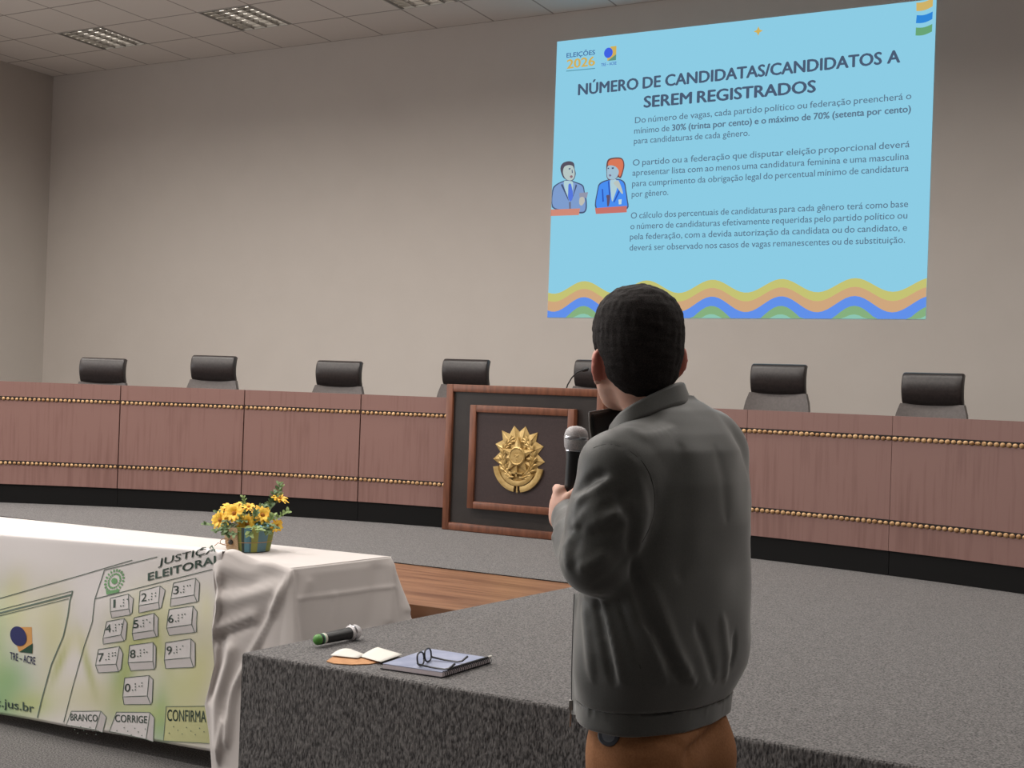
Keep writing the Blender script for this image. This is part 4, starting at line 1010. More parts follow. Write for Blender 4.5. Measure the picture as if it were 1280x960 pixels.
def sprig(pts, n, size, m, seed):
    r = random.Random(seed); b = BM(); P = [pv(*p) for p in pts]; tube(b, P, 0.0013, 5)
    for k in range(n):
        t = (k+0.6)/n*(len(P)-1); i = min(int(t), len(P)-2); p = lerp(P[i], P[i+1], t-i); d = (P[i+1]-P[i]).normalized()
        for s in (-1, 1):
            ax = (d*0.6+(side*s*r.uniform(.5, 1)+cam2*r.uniform(-.3, .7)+Vector((0, 0, r.uniform(-.2, .4))))*0.8).normalized()
            up = (cam2*0.7+Vector((0, 0, 0.7))+side*r.uniform(-.4, .4)).normalized(); up = (up-ax*up.dot(ax)).normalized()
            petal(b, p, ax, up, size*r.uniform(.7, 1.15), size*0.3, 0.15)
    obj('leaf_sprig', b, m, pot, 80)
Z0_ = (311, 660, 0)
sprig([(318, 655, 0), (335, 640, .01), (345, 622, 0), (350, 605, -.01)], 10, 0.024, M_leaf, 1); sprig([(350, 622, -.01), (352, 612, -.01), (352.5, 604, -.01)], 4, 0.017, M_leaf2, 11)
sprig([(308, 655, 0), (306, 635, .0), (305, 621, 0)], 7, 0.020, M_leaf2, 2); sprig([(320, 657, 0), (345, 648, .02), (361, 640, .02)], 8, 0.024, M_leaf2, 3)
sprig([(300, 660, .02), (275, 658, .05), (254, 655, .06)], 8, 0.024, M_leaf, 4); sprig([(302, 660, .04), (282, 662, .08), (268, 664, .09)], 6, 0.026, M_leaf, 5)
sprig([(310, 658, .03), (298, 662, .09), (292, 667, .10)], 6, 0.026, M_leaf, 6); sprig([(315, 658, .03), (322, 660, .09), (326, 663, .10)], 6, 0.024, M_leaf2, 7)
sprig([(318, 657, .0), (335, 655, .07), (345, 660, .08)], 7, 0.022, M_leaf, 8); sprig([(312, 655, .0), (322, 645, .03), (330, 632, .0)], 7, 0.024, M_leaf, 9); sprig([(312, 655, -.03), (318, 640, -.03), (340, 630, -.03)], 8, 0.026, M_leaf, 10)
sprig([(312, 655, .03), (306, 650, .06), (300, 652, .08)], 5, 0.026, M_leaf, 12); sprig([(296, 655, .03), (286, 660, .08), (283, 668, .085)], 6, 0.028, M_leaf, 21); sprig([(316, 655, .03), (312, 662, .10), (312, 668, .10)], 6, 0.024, M_leaf2, 22); sprig([(326, 655, .03), (334, 660, .08), (336, 666, .085)], 6, 0.024, M_leaf, 23); sprig([(300, 655, .0), (285, 645, .0), (270, 640, .0)], 7, 0.022, M_leaf, 24); sprig([(305, 655, .03), (302, 648, .06), (300, 645, .07)], 6, 0.022, M_leaf2, 25); sprig([(318, 652, .03), (319, 648, .06), (320, 640, .06)], 6, 0.022, M_leaf, 26); sprig([(332, 655, .02), (338, 650, .05), (342, 644, .05)], 6, 0.022, M_leaf2, 27); sprig([(286, 655, .04), (282, 650, .07), (279, 660, .08)], 5, 0.024, M_leaf, 28); sprig([(330, 645, .0), (338, 630, .0), (342, 616, 0)], 6, 0.022, M_leaf, 13)
# ------------------------------------------------------------------ things lying on the stage edge
SZ_ = STZ+0.001
def sz(px, py, h=0.0): return at_z(px, py, SZ_+h)
M_micblack = mat('black_mic_body', rgb(22, 22, 23), 0.4); M_grille = noise_mat('steel_mesh', rgb(160, 156, 158), rgb(226, 222, 223), 900, rough=0.5, metal=0.2, bump=0.5)
M_green = mat('green_cap', rgb(74, 132, 52), 0.45); M_whiteband = mat('white_ring', rgb(196, 194, 180), 0.5); M_teal = mat('green_ring', rgb(40, 120, 84), 0.5)
e0, e1 = sz(394, 810), sz(446, 799)
ax = (e1-e0); LEN = ax.length*1.0; ax.normalize(); mr_ = 0.0225
mic = thing('wireless_microphone', 'black wireless microphone with green end cap lying on the stage edge', 'microphone', e0)
MM = Matrix.Translation((0, 0, mr_+0.006)) @ ax.to_track_quat('Z', 'Y').to_matrix().to_4x4()
def mlathe(name, prof, m, parent=None): b = BM(); lathe(b, [(r*1.2, z) for r, z in prof], 24, MM); return obj(name, b, m, parent or mic, 40)
mlathe('body', [(0.0155, 0.046), (0.0165, 0.05), (0.0185, LEN*0.78), (0.019, LEN*0.80)], M_micblack)
mlathe('end_cap', [(0.002, -0.004), (0.010, -0.002), (0.0155, 0.006), (0.0165, 0.018)], M_green); mlathe('black_collar', [(0.0165, 0.0181), (0.0165, 0.028)], M_micblack)
mlathe('green_band', [(0.0166, 0.0281), (0.0166, 0.033)], M_teal); mlathe('white_band', [(0.0166, 0.0331), (0.0164, 0.0459)], M_whiteband)
g_ = mlathe('grille', [(0.0192, LEN*0.801), (0.024, LEN*0.83), (0.0245, LEN*0.90), (0.0235, LEN*0.96), (0.018, LEN*1.02), (0.008, LEN*1.045), (0.001, LEN*1.05)], M_grille)
mlathe('grille_ring', [(0.0246, LEN*0.84), (0.0256, LEN*0.845), (0.0256, LEN*0.875), (0.0246, LEN*0.88)], M_chrome, g_)
def flat_sheet(name, outline, m, label, cat, z0, th, curl=None, parent=None):
    "a sheet or card with some thickness; outline in photograph pixels, curl(i) lifts each corner"
    o = sz(*outline[0]); b = BM(); P = []
    for i, p in enumerate(outline):
        h = z0+(curl[i] if curl else 0); q = at_z(p[0], p[1], SZ_+h); P.append(q-o)
    lo = [b.verts.new(q) for q in P]; hi = [b.verts.new(q+Vector((0, 0, th))) for q in P]; n = len(P)
    b.faces.new(lo[::-1]); b.faces.new(hi)
    for i in range(n): b.faces.new((lo[i], lo[(i+1) % n], hi[(i+1) % n], hi[i]))
    bmesh.ops.triangulate(b, faces=[f for f in b.faces if len(f.verts) > 4])
    ob = obj(name, b, m, parent, None, o)
    return tag(ob, label, cat)
M_brown = noise_mat('brown_paper', rgb(170, 122, 82), rgb(186, 138, 96), 30, rough=0.8); M_paper = mat('white_paper', rgb(206, 203, 196), 0.8)
flat_sheet('paper_envelope', [(408, 827.2), (430, 811.5), (452, 819), (473, 828.5), (462, 830.5), (440, 831.5), (418, 830)], M_brown, 'brown paper envelope lying under the white sheets on the stage edge', 'envelope', 0.0005, 0.0025)
# two white sheets with a soft curl
def curled(name, quad, lift, label):
    nU, nV = 10, 5; b = BM(); o = sz(*quad[0]); g = []
    for i in range(nU+1):
        u = i/nU; row = []
        for j in range(nV+1):
            v = j/nV
            px = (quad[0][0]*(1-u)+quad[1][0]*u)*(1-v)+(quad[3][0]*(1-u)+quad[2][0]*u)*v; py = (quad[0][1]*(1-u)+quad[1][1]*u)*(1-v)+(quad[3][1]*(1-u)+quad[2][1]*u)*v
            q = at_z(px, py, SZ_+0.004)-o; q.z += lift(u, v); row.append(b.verts.new(q))
        g.append(row)
    for p, q in zip(g, g[1:]):
        for j in range(nV): b.faces.new((p[j], q[j], q[j+1], p[j+1]))
    ob = obj(name, b, M_paper, None, 60, o); so = ob.modifiers.new('thickness', 'SOLIDIFY'); so.thickness = 0.0015; so.offset = 1
    return tag(ob, label, 'paper', 'white sheets on the stage edge')
curled('paper_sheet', [(413, 820.5), (438, 812.5), (456, 819.5), (447, 824)], lambda u, v: 0.010*math.sin(u*math.pi)*(1-v)+0.003, 'small curled white sheet on top of the brown envelope')
curled('paper_sheet', [(450, 821.5), (472, 811.5), (503, 820.5), (476, 830)], lambda u, v: 0.006*math.sin(u*2.2)*(1-v)+0.002+0.004*v, 'larger white sheet between the brown envelope and the notebook')
# spiral notebook
NP = [(478.5, 836.5), (536.6, 817.5), (612, 829), (552.5, 847.3)]
Q = [sz(*p) for p in NP]; nb_c = (Q[0]+Q[1]+Q[2]+Q[3])/4
nb = thing('spiral_notebook', 'blue-covered spiral notebook lying under the eyeglasses', 'notebook', nb_c)
def nlayer(name, z0, z1, grow, m, sh=Vector((0, 0, 0)), bev=0):
    b = BM(); prism(b, [((q.x-nb_c.x)*grow+sh.x, (q.y-nb_c.y)*grow+sh.y) for q in Q], z0, z1, bev); return obj(name, b, m, nb, 30)
M_cover = noise_mat('blue_grey_cover', rgb(134, 142, 168), rgb(158, 164, 186), 14, rough=0.4); M_pages = noise_mat('page_edges', rgb(196, 184, 190), rgb(214, 204, 208), 400, rough=0.8, stretch=(1, 1, 8)); M_dark = mat('dark_binding', rgb(32, 32, 36), 0.5)
bk = (Q[1]-Q[0]).normalized(); rt_ = (Q[2]-Q[1]).normalized()
nlayer('back_cover', 0.0005, 0.003, 1.03, M_dark, -rt_*0.004); nlayer('pages', 0.0031, 0.0175, 1.0, M_pages); nlayer('front_cover', 0.0176, 0.0195, 1.004, M_cover)
b = BM(); n = 26
for k in range(n):
    c = lerp(Q[3], Q[2], (k+0.5)/n)-nb_c+rt_*0.002
    pts = [c+rt_*0.008*math.cos(a)+Vector((0, 0, 0.0105+0.0102*math.sin(a))) for a in [2*math.pi*i/10 for i in range(11)]]
    tube(b, pts, 0.0014, 5, False)
obj('spiral_wire', b, M_dark, nb, 60)
b = BM(); c0, c1 = lerp(Q[3], Q[2], 0.1)-nb_c+rt_*0.010, lerp(Q[3], Q[2], 0.93)-nb_c+rt_*0.010
pen = thing('pen', 'dark pen with a white end lying along the notebook spiral', 'pen', nb_c)
tube(b, [c0+Vector((0, 0, 0.0245))-rt_*0.006, c1+Vector((0, 0, 0.0245))-rt_*0.006], 0.0038, 10); obj('barrel', b, M_dark, pen, 40)
b = BM(); dd = (c1-c0).normalized(); tube(b, [c1+Vector((0, 0, 0.0245))-rt_*0.006+dd*0.0002, c1+Vector((0, 0, 0.0245))-rt_*0.006+dd*0.022], 0.0042, 10); obj('cap', b, M_paper, pen, 40)
# eyeglasses, resting on the cover with the temples folded open to the right
gz_ = SZ_+0.0205
la, lb = at_z(523.5, 833, gz_), at_z(536.5, 826, gz_)           # feet of the near and far lens
G0 = (la+lb)/2
gl = thing('eyeglasses', 'black-framed eyeglasses with open temples resting on the blue notebook', 'eyeglasses', G0)
u_ = (lb-la).normalized(); tip = at_z(563, 834, gz_); w_ = tip-la; w_ -= u_*w_.dot(u_); w_.normalize()
M_gframe = mat('black_glasses_frame', rgb(24, 24, 28), 0.35)
M_lens = mat('clear_lens', (0.9, 0.92, 0.95, 1), 0.03); M_lens.node_tree.nodes['Principled BSDF'].inputs['Transmission Weight'].default_value = 1.0; M_lens.node_tree.nodes['Principled BSDF'].inputs['IOR'].default_value = 1.1
def lens_ring(c, k=28, rx=0.029, rz=0.021):
    return [c+u_*rx*math.copysign(abs(math.cos(a))**0.75, math.cos(a))+Vector((0, 0, rz+0.002+rz*math.copysign(abs(math.sin(a))**0.8, math.sin(a))))-w_*(0.004*math.sin(a)) for a in [2*math.pi*i/k for i in range(k+1)]]
cl_, cr_ = -u_*0.033, u_*0.033
for c in (cl_, cr_):
    b = BM(); tube(b, lens_ring(c), 0.0031, 6, False); rim = obj('rim', b, M_gframe, gl, 60)
    b = BM(); R_ = lens_ring(c)[:-1]; f0 = [b.verts.new(p) for p in R_]; f1 = [b.verts.new(p+w_*0.0012) for p in R_]; n = len(R_)
    b.faces.new(f0); b.faces.new(f1[::-1])
    for i in range(n): b.faces.new((f0[i], f0[(i+1) % n], f1[(i+1) % n], f1[i]))
    obj('lens', b, M_lens, rim)
b = BM(); tube(b, [cl_+u_*0.026+Vector((0, 0, 0.018)), Vector((0, 0, 0.014))-w_*0.003, cr_-u_*0.026+Vector((0, 0, 0.018))], 0.0024, 6); obj('bridge', b, M_gframe, gl, 60)
for s, c in ((-1, cl_), (1, cr_)):
    h = c+u_*s*0.029; b = BM()
    tube(b, [h+Vector((0, 0, 0.014)), h+w_*0.006+Vector((0, 0, 0.010)), h+w_*0.05+Vector((0, 0, 0.005)), h+w_*0.098+Vector((0, 0, 0.0035)), h+w_*0.115+Vector((0, 0, 0.008)), h+w_*0.135+Vector((0, 0, 0.026))], [0.0036, 0.0036, 0.003, 0.003, 0.0038, 0.0042], 6)
    obj('temple', b, M_gframe, gl, 60)
# ------------------------------------------------------------------ the standing man: shapes are blended distance fields turned into one surface each
MD = 2.4                                   # distance of the man's middle from the camera
MS = MD/FPX
FH = Vector((-math.sin(YAW), math.cos(YAW), 0)); RH = Vector((math.cos(YAW), math.sin(YAW), 0))
def ray_px(px, py): return FW+RI*((px-640)/FPX)-UI*((py-480)/FPX)
_o = CP+ray_px(835, 700)*MD
MO = Vector((_o.x, _o.y, 0))
def Lp(px, py, db=0.0):
    "man-local point (x right of the camera, y away from it, z up) at a pixel, db metres behind the man's middle"
    p = CP+ray_px(px, py)*(MD+db)-MO
    return np.array((p.dot(RH), p.dot(FH), p.z))
class Field:
    def __init__(s, xs, ys, zs):
        s.x, s.y, s.z = (np.asarray(a, dtype=np.float32) for a in (xs, ys, zs)); s.F = np.full((len(s.x), len(s.y), len(s.z)), 0.5, dtype=np.float32)
    def box(s, lo, hi):
        sl = []
        for a, l, h in zip((s.x, s.y, s.z), lo, hi): sl.append(slice(max(0, int(np.searchsorted(a, l))-1), min(len(a), int(np.searchsorted(a, h))+1)))
        return tuple(sl), (s.x[sl[0]][:, None, None], s.y[sl[1]][None, :, None], s.z[sl[2]][None, None, :])
    def add(s, fn, lo, hi, k=0.02, mode='u', pad=0.06):
        sl, (X, Y, Z) = s.box(np.array(lo)-pad, np.array(hi)+pad)
        if 0 in s.F[sl].shape: return
        d = fn(X, Y, Z).astype(np.float32); f = s.F[sl]
        if mode == 's': d = -d
        if k > 0:
            h = np.maximum(k-np.abs(f-d), 0)/k; r = h*h*k*0.25
        else: r = 0
        s.F[sl] = np.minimum(f, d)-r if mode == 'u' else np.maximum(f, d)+r
    def cap(s, a, b_, ra, rb, k=0.02, mode='u'):
        a, b_ = np.array(a, float), np.array(b_, float); v = b_-a; vv = v@v; m = max(ra, rb)
        def fn(X, Y, Z):
            t = np.clip(((X-a[0])*v[0]+(Y-a[1])*v[1]+(Z-a[2])*v[2])/vv, 0, 1)
            return np.sqrt((X-a[0]-t*v[0])**2+(Y-a[1]-t*v[1])**2+(Z-a[2]-t*v[2])**2)-(ra+(rb-ra)*t)
        s.add(fn, np.minimum(a, b_)-m, np.maximum(a, b_)+m, k, mode)
    def chain(s, pts, rs, k=0.02, mode='u'):
        for (p, q), (r0, r1) in zip(zip(pts, pts[1:]), zip(rs, rs[1:])): s.cap(p, q, r0, r1, k, mode)
    def ell(s, c, r, axes=None, k=0.02, mode='u'):
        c = np.array(c, float); r = np.array(r, float); A = np.eye(3) if axes is None else np.array(axes, float); m = r.max()
        def fn(X, Y, Z):
            dx, dy, dz = X-c[0], Y-c[1], Z-c[2]; q = [A[i, 0]*dx+A[i, 1]*dy+A[i, 2]*dz for i in range(3)]
            k0 = np.sqrt(sum((q[i]/r[i])**2 for i in range(3))); k1 = np.sqrt(sum((q[i]/r[i]**2)**2 for i in range(3)))+1e-9
            return k0*(k0-1)/k1
        s.add(fn, c-m, c+m, k, mode)
    def loft(s, keys, ang, ratio, shrink=0.0, k=0.02, mode='u', power=2.3):
        "elliptic sections stacked in z; keys: rows (z, cx, cy, w) sorted by z; ang turns the long axis"
        K = np.array(keys, float); K = K[K[:, 0].argsort()]; ca, sa = math.cos(ang), math.sin(ang)
        def fn(X, Y, Z):
            z = Z.ravel(); cx, cy, w = (np.interp(z, K[:, 0], K[:, i])[None, None, :] for i in (1, 2, 3)); rt = ratio(z)[None, None, :] if callable(ratio) else ratio
            w = np.maximum(w-shrink, 0.006); dx, dy = X-cx, Y-cy; u = np.abs(dx*ca+dy*sa)/w; v = np.abs(-dx*sa+dy*ca)/(w*rt)
            return ((u**power+v**power)**(1/power)-1)*w*rt*0.9
        m = K[:, 3].max()
        s.add(fn, (K[:, 1].min()-m, K[:, 2].min()-m, K[0, 0]), (K[:, 1].max()+m, K[:, 2].max()+m, K[-1, 0]), k, mode, 0.02)
    def cut_above(s, fz):
        X, Y, Z = s.x[:, None, None], s.y[None, :, None], s.z[None, None, :]; s.F = np.maximum(s.F, (Z-fz(X, Y)).astype(np.float32))
    def cut_below(s, fz):
        X, Y, Z = s.x[:, None, None], s.y[None, :, None], s.z[None, None, :]; s.F = np.maximum(s.F, (fz(X, Y)-Z).astype(np.float32))
    def sample(s, P):
        P = np.atleast_2d(P); idx, fr = [], []
        for i, a in enumerate((s.x, s.y, s.z)):
            j = np.clip(np.searchsorted(a, P[:, i])-1, 0, len(a)-2); idx.append(j); fr.append(np.clip((P[:, i]-a[j])/(a[j+1]-a[j]), 0, 1))
        out = 0
        for dx in (0, 1):
            for dy in (0, 1):
                for dz in (0, 1):
                    w = (fr[0] if dx else 1-fr[0])*(fr[1] if dy else 1-fr[1])*(fr[2] if dz else 1-fr[2]); out = out+w*s.F[idx[0]+dx, idx[1]+dy, idx[2]+dz]
        return out
    def front(s, px, py, lo=-0.42, hi=0.45):
        "first surface point met along the line of sight through a pixel, or None"
        db = np.linspace(lo, hi, 350); a, b_ = Lp(px, py, lo), Lp(px, py, hi); P = a+(b_-a)*((db-lo)/(hi-lo))[:, None]
        f = s.sample(P); i = np.argmax(f < 0)
        return P[i] if f[i] < 0 else None
    def ridge(s, pxs, w, h):
        "a cloth fold (h > 0) or crease (h < 0) following a line given in photograph pixels"
        P = []
        for p, q in zip(pxs, pxs[1:]):
            n = max(2, int(math.hypot(q[0]-p[0], q[1]-p[1])/5))
            for t in np.linspace(0, 1, n):
                r = s.front(p[0]+(q[0]-p[0])*t, p[1]+(q[1]-p[1])*t)
                if r is not None: P.append(r)
        if len(P) < 2: return
        P = np.array(P); m = w*2.6; sl, (X, Y, Z) = s.box(P.min(0)-m, P.max(0)+m)
        d2 = np.full(s.F[sl].shape, 9.0, dtype=np.float32); n = len(P)
        for i, p in enumerate(P):
            e = min(1.0, 0.35+min(i, n-1-i)/max(1, n*0.22)); d2 = np.minimum(d2, (((X-p[0])**2+(Y-p[1])**2+(Z-p[2])**2)/(e*e)).astype(np.float32))
        s.F[sl] -= (h*np.exp(-d2/(w*w))).astype(np.float32)
    def wobble(s, amp, scale, seed):
        r = np.random.default_rng(seed); X, Y, Z = s.x[:, None, None], s.y[None, :, None], s.z[None, None, :]
        for i in range(6):
            k = r.normal(size=3)*scale; s.F += (amp/3*np.sin(k[0]*X+k[1]*Y+k[2]*Z+r.uniform(0, 6))).astype(np.float32)
    def mesh(s):
        "surface nets on the grid"
        F = s.F; ins = F < 0; nx, ny, nz = F.shape
        cs = np.zeros((nx-1, ny-1, nz-1), dtype=np.int8)
        for dx in (0, 1):
            for dy in (0, 1):
                for dz in (0, 1): cs += ins[dx:nx-1+dx, dy:ny-1+dy, dz:nz-1+dz]
        cells = np.argwhere((cs > 0) & (cs < 8)); idx = -np.ones(cs.shape, dtype=np.int64); idx[tuple(cells.T)] = np.arange(len(cells))
        acc = np.zeros((len(cells), 3)); cnt = np.zeros(len(cells)); cor = [(a, b_, c) for a in (0, 1) for b_ in (0, 1) for c in (0, 1)]
        ax_ = (s.x.astype(float), s.y.astype(float), s.z.astype(float))
        for i, p in enumerate(cor):
            for q in cor[i+1:]:
                if sum(abs(a-b_) for a, b_ in zip(p, q)) != 1: continue
                f0 = F[cells[:, 0]+p[0], cells[:, 1]+p[1], cells[:, 2]+p[2]].astype(float); f1 = F[cells[:, 0]+q[0], cells[:, 1]+q[1], cells[:, 2]+q[2]].astype(float)
                m = (f0 < 0) != (f1 < 0); t = np.where(m, f0/np.where(m, f0-f1, 1), 0)
                for d in range(3):
                    c0, c1 = ax_[d][cells[:, d]+p[d]], ax_[d][cells[:, d]+q[d]]; acc[:, d] += np.where(m, c0+(c1-c0)*t, 0)
                cnt += m
        V = acc/cnt[:, None]; faces = []
        for d in range(3):
            e, g = [(1, 2), (2, 0), (0, 1)][d]
            a = [slice(1, -1)]*3; a[d] = slice(0, -1); b2 = [slice(1, -1)]*3; b2[d] = slice(1, None)
            A, B2 = ins[tuple(a)], ins[tuple(b2)]; E = np.argwhere(A != B2); off = np.array([1, 1, 1]); off[d] = 0; E = E+off
            inside = ins[tuple(E.T)]
            def cell(de, dg):
                c = E.copy(); c[:, e] += de; c[:, g] += dg; return idx[tuple(c.T)]
            q = np.stack([cell(-1, -1), cell(0, -1), cell(0, 0), cell(-1, 0)], 1); q[~inside] = q[~inside][:, ::-1]; faces.append(q)
        return V, np.concatenate(faces)
    def build(s, name, m, parent, smooth_iter=0):
        V, Q = s.mesh()
        for _ in range(smooth_iter):
            A = np.zeros_like(V); c = np.zeros(len(V))
            for i in range(4):
                np.add.at(A, Q[:, i], V[Q[:, (i+1) % 4]]+V[Q[:, i-1]]); np.add.at(c, Q[:, i], 2)
            V = V*0.4+0.6*A/c[:, None]
        return mesh_np(name, V, Q, m, parent)
def grid(a, b_, h): return np.arange(a, b_+h, h)
man = thing('person', 'man seen from behind in a grey jacket, holding a microphone towards the slide', 'person', MO, YAW)
M_skin = noise_mat('skin', rgb(234, 184, 164), rgb(242, 196, 176), 30, rough=0.5, spec=0.4); M_skin.node_tree.nodes['Principled BSDF'].inputs['Subsurface Weight'].default_value = 0.12
M_skin.node_tree.nodes['Principled BSDF'].inputs['Subsurface Radius'].default_value = (0.012, 0.004, 0.002)
M_jacket = noise_mat('grey_jacket_cloth', rgb(65, 66, 64), rgb(73, 74, 72), 500, rough=0.5, bump=0.12, spec=0.45, sheen=0.5, dist=0.001)
M_lining = mat('black_lining', rgb(30, 30, 32), 0.6); M_hair = noise_mat('dark_hair', rgb(20, 17, 17), rgb(46, 40, 39), 520, rough=0.8, bump=0.5, dist=0.002, spec=0.25)
M_trouser = noise_mat('brown_trousers', rgb(140, 92, 56), rgb(154, 104, 66), 260, rough=0.85, bump=0.2, dist=0.001)
TA = math.radians(50)                      # the chest is turned this far left of the view
Fv = np.array((-math.sin(TA), math.cos(TA), 0)); Rv = np.array((math.cos(TA), math.sin(TA), 0))
ROWS = [(498, 826, 850), (503, 812, 866), (512, 797, 884), (524, 781, 898), (540, 763, 914), (560, 750, 928), (600, 745, 939), (650, 740, 943), (700, 732, 941), (750, 722, 944), (800, 717, 944), (830, 717, 939), (852, 719, 929), (868, 720, 920), (904, 719, 916), (960, 735, 908)]
def torso_keys(rows, f=1.0):
    out = []
    for y, l, r in rows:
        c = Lp((l+r)/2, y); out.append((c[2], c[0], c[1], (r-l)/2*MS/0.80*f))
    return out
TK = torso_keys(ROWS)
# arms
SL, EL, WL, HL = Lp(774, 586, -.145), Lp(742, 701, -.17), Lp(717, 653, .035), Lp(702, 630, .075)
SR, ER, WR, HR = Lp(890, 566, .14), Lp(900, 668, .165), Lp(845, 712, .36), Lp(832, 716, .40)
# ---- head frame
HY = math.radians(13); Fh = np.array((-math.sin(HY), math.cos(HY), 0)); Rh = np.array((math.cos(HY), math.sin(HY), 0)); Uz = np.array((0, 0, 1.0))
HC = Lp(793.5, 430, 0.02); HAX = np.array((Rh, Fh, Uz))
def hp(r, f, z): return HC+Rh*r+Fh*f+Uz*z
def head_shape(S, grow=0.0, face=True):
    S.ell(hp(0, 0.0, 0.0), (0.0735+grow, 0.095+grow, 0.093+grow), HAX, 0.0)
    S.ell(hp(0, -0.030, 0.012), (0.0725+grow, 0.070+grow, 0.076+grow), HAX, 0.03)
    S.ell(hp(0, -0.036, -0.058), (0.056+grow, 0.048+grow, 0.060+grow), HAX, 0.04)
    if face:
        S.ell(hp(0, 0.038, -0.060), (0.060, 0.055, 0.062), HAX, 0.03); S.ell(hp(0, 0.070, -0.108), (0.026, 0.022, 0.020), HAX, 0.035)
        for s in (-1, 1): S.cap(hp(s*0.055, 0.005, -0.075), hp(s*0.022, 0.072, -0.108), 0.016, 0.014, 0.03)
        for s in (-1, 1): S.ell(hp(s*0.045, 0.066, -0.028), (0.022, 0.018, 0.016), HAX, 0.02)
        S.cap(hp(-0.03, 0.086, 0.020), hp(0.03, 0.086, 0.020), 0.010, 0.010, 0.02)
        for s in (-1, 1): S.ell(hp(s*0.032, 0.098, 0.0), (0.017, 0.012, 0.010), HAX, 0.012, 's'); S.ell(hp(s*0.032, 0.082, 0.0), (0.012, 0.012, 0.011), HAX, 0.004)
        S.cap(hp(0, 0.092, 0.008), hp(0, 0.112, -0.032), 0.007, 0.011, 0.014)
        for s in (-1, 1): S.ell(hp(s*0.011, 0.101, -0.036), (0.008, 0.010, 0.007), HAX, 0.008)
        S.cap(hp(-0.018, 0.090, -0.064), hp(0.018, 0.090, -0.064), 0.0065, 0.0065, 0.008); S.cap(hp(-0.016, 0.088, -0.078), hp(0.016, 0.088, -0.078), 0.0075, 0.0075, 0.008)
        S.cap(hp(-0.022, 0.101, -0.071), hp(0.022, 0.101, -0.071), 0.0022, 0.0022, 0.004, 's')
EARC = {-1: (-0.0750, -0.014, -0.046), 1: (0.0825, -0.004, -0.028)}
def ear(S, s):
    c = hp(*EARC[s]); out = np.array(Rh)*s
    ax0 = out*0.66+Fh*0.75; ax1 = -out*0.75+Fh*0.66       # thin axis, and the axis running along the ear
    ax0 = ax0/np.linalg.norm(ax0); ax1 = ax1/np.linalg.norm(ax1); A = np.array((ax0, ax1, Uz*0.98+ax1*(-0.15)))
    c = c+out*0.004-Fh*0.006
    S.ell(c, (0.0085, 0.0195, 0.031), A, 0.010)
    S.ell(c-Uz*0.026+Fh*0.004, (0.007, 0.010, 0.012), A, 0.008)
    pts = [c+ax1*(-0.017*math.cos(t))+Uz*(0.028*math.sin(t)) for t in np.linspace(-0.9, 2.6, 9)]
    S.chain(pts, [0.0048]*9, 0.004)
    S.ell(c+ax0*0.008+ax1*0.003+Uz*0.002, (0.006, 0.009, 0.013), A, 0.004, 's')
# ---- body
S = Field(grid(-.30, .23, .0045), grid(-.34, .52, .0055), np.concatenate([np.arange(0, .9, .014), np.arange(.9, 1.20, .008), np.arange(1.20, 1.84, .0038)]))
S.loft(TK, TA, 0.6, 0.040, 0.0)
S.cap(Lp(818, 525, 0.02), Lp(803, 465, 0.02), 0.054, 0.052, 0.03)
head_shape(S)
for s in (-1, 1): ear(S, s)
S.chain([SL, EL], [0.055, 0.042], 0.03); S.chain([EL, WL, (WL+HL)/2], [0.042, 0.030, 0.026], 0.012)
S.chain([SR, ER], [0.055, 0.042], 0.03); S.chain([ER, WR, (WR+HR)/2], [0.042, 0.030, 0.026], 0.012)
HIPL, HIPR = Lp(796, 930, -.06), Lp(850, 930, .06)
def leg_pts(h, s): return [h, np.array((h[0]-0.004*s, h[1]+0.0, 0.50)), np.array((h[0]-0.006*s, h[1]-0.01, 0.10))]
for h, s in ((HIPL, -1), (HIPR, 1)): S.chain(leg_pts(h, s), [0.070, 0.056, 0.040], 0.03)
for h, s in ((HIPL, -1), (HIPR, 1)): a = leg_pts(h, s)[2]; S.chain([a, a-Uz*0.055, a-Uz*0.062+Fv*0.15], [0.04, 0.038, 0.028], 0.02)
# left hand: a fist round the microphone's handle
MT, MB_ = Lp(720, 548, .088), Lp(711.5, 655, .083); mu = (MB_-MT)/np.linalg.norm(MB_-MT)
def on_mic(py): t = (py-548)/107.0; return MT+(MB_-MT)*t
Xa = np.array((1.0, 0, 0)); Xa = Xa-mu*(Xa@mu); Xa /= np.linalg.norm(Xa); Ya = np.cross(mu, Xa); Ya = Ya if Ya[1] > 0 else -Ya   # right, away
def ring_pt(py, deg, r): a = math.radians(deg); return on_mic(py)+Xa*r*math.cos(a)+Ya*r*math.sin(a)      # 0 = right, 90 = away, 180 = left, 270 = towards the camera
palm = [ring_pt(617, 205, 0.027), ring_pt(632, 215, 0.028), ring_pt(648, 225, 0.026)]
S.chain(palm, [0.0145, 0.0165, 0.0155], 0.012)
S.cap(palm[2], WL, 0.021, 0.027, 0.02); S.cap(palm[1], palm[2], 0.017, 0.018, 0.012); S.cap(ring_pt(640, 245, 0.028), WL, 0.017, 0.024, 0.02)
for i, (py, R_, rr) in enumerate(((613.5, 0.0262, 0.0088), (624.5, 0.0266, 0.0092), (635.5, 0.0262, 0.0088), (645.5, 0.0252, 0.0078))):
    S.chain([ring_pt(py+1, 212, R_+0.002), ring_pt(py-1.0, 178, R_+0.004)], [rr*1.05, rr*1.1], 0.006)        # knuckle
    S.chain([ring_pt(py-1.0, 178, R_+0.004), ring_pt(py, 130, R_+0.001), ring_pt(py+.5, 88, R_)], [rr*1.1, rr*.98, rr*.95], 0.003)
    S.chain([ring_pt(py+.5, 88, R_), ring_pt(py+1, 45, R_-.001), ring_pt(py+1.5, 8-6*(i == 3), R_-.001)], [rr*.95, rr*.88, rr*.78], 0.003)
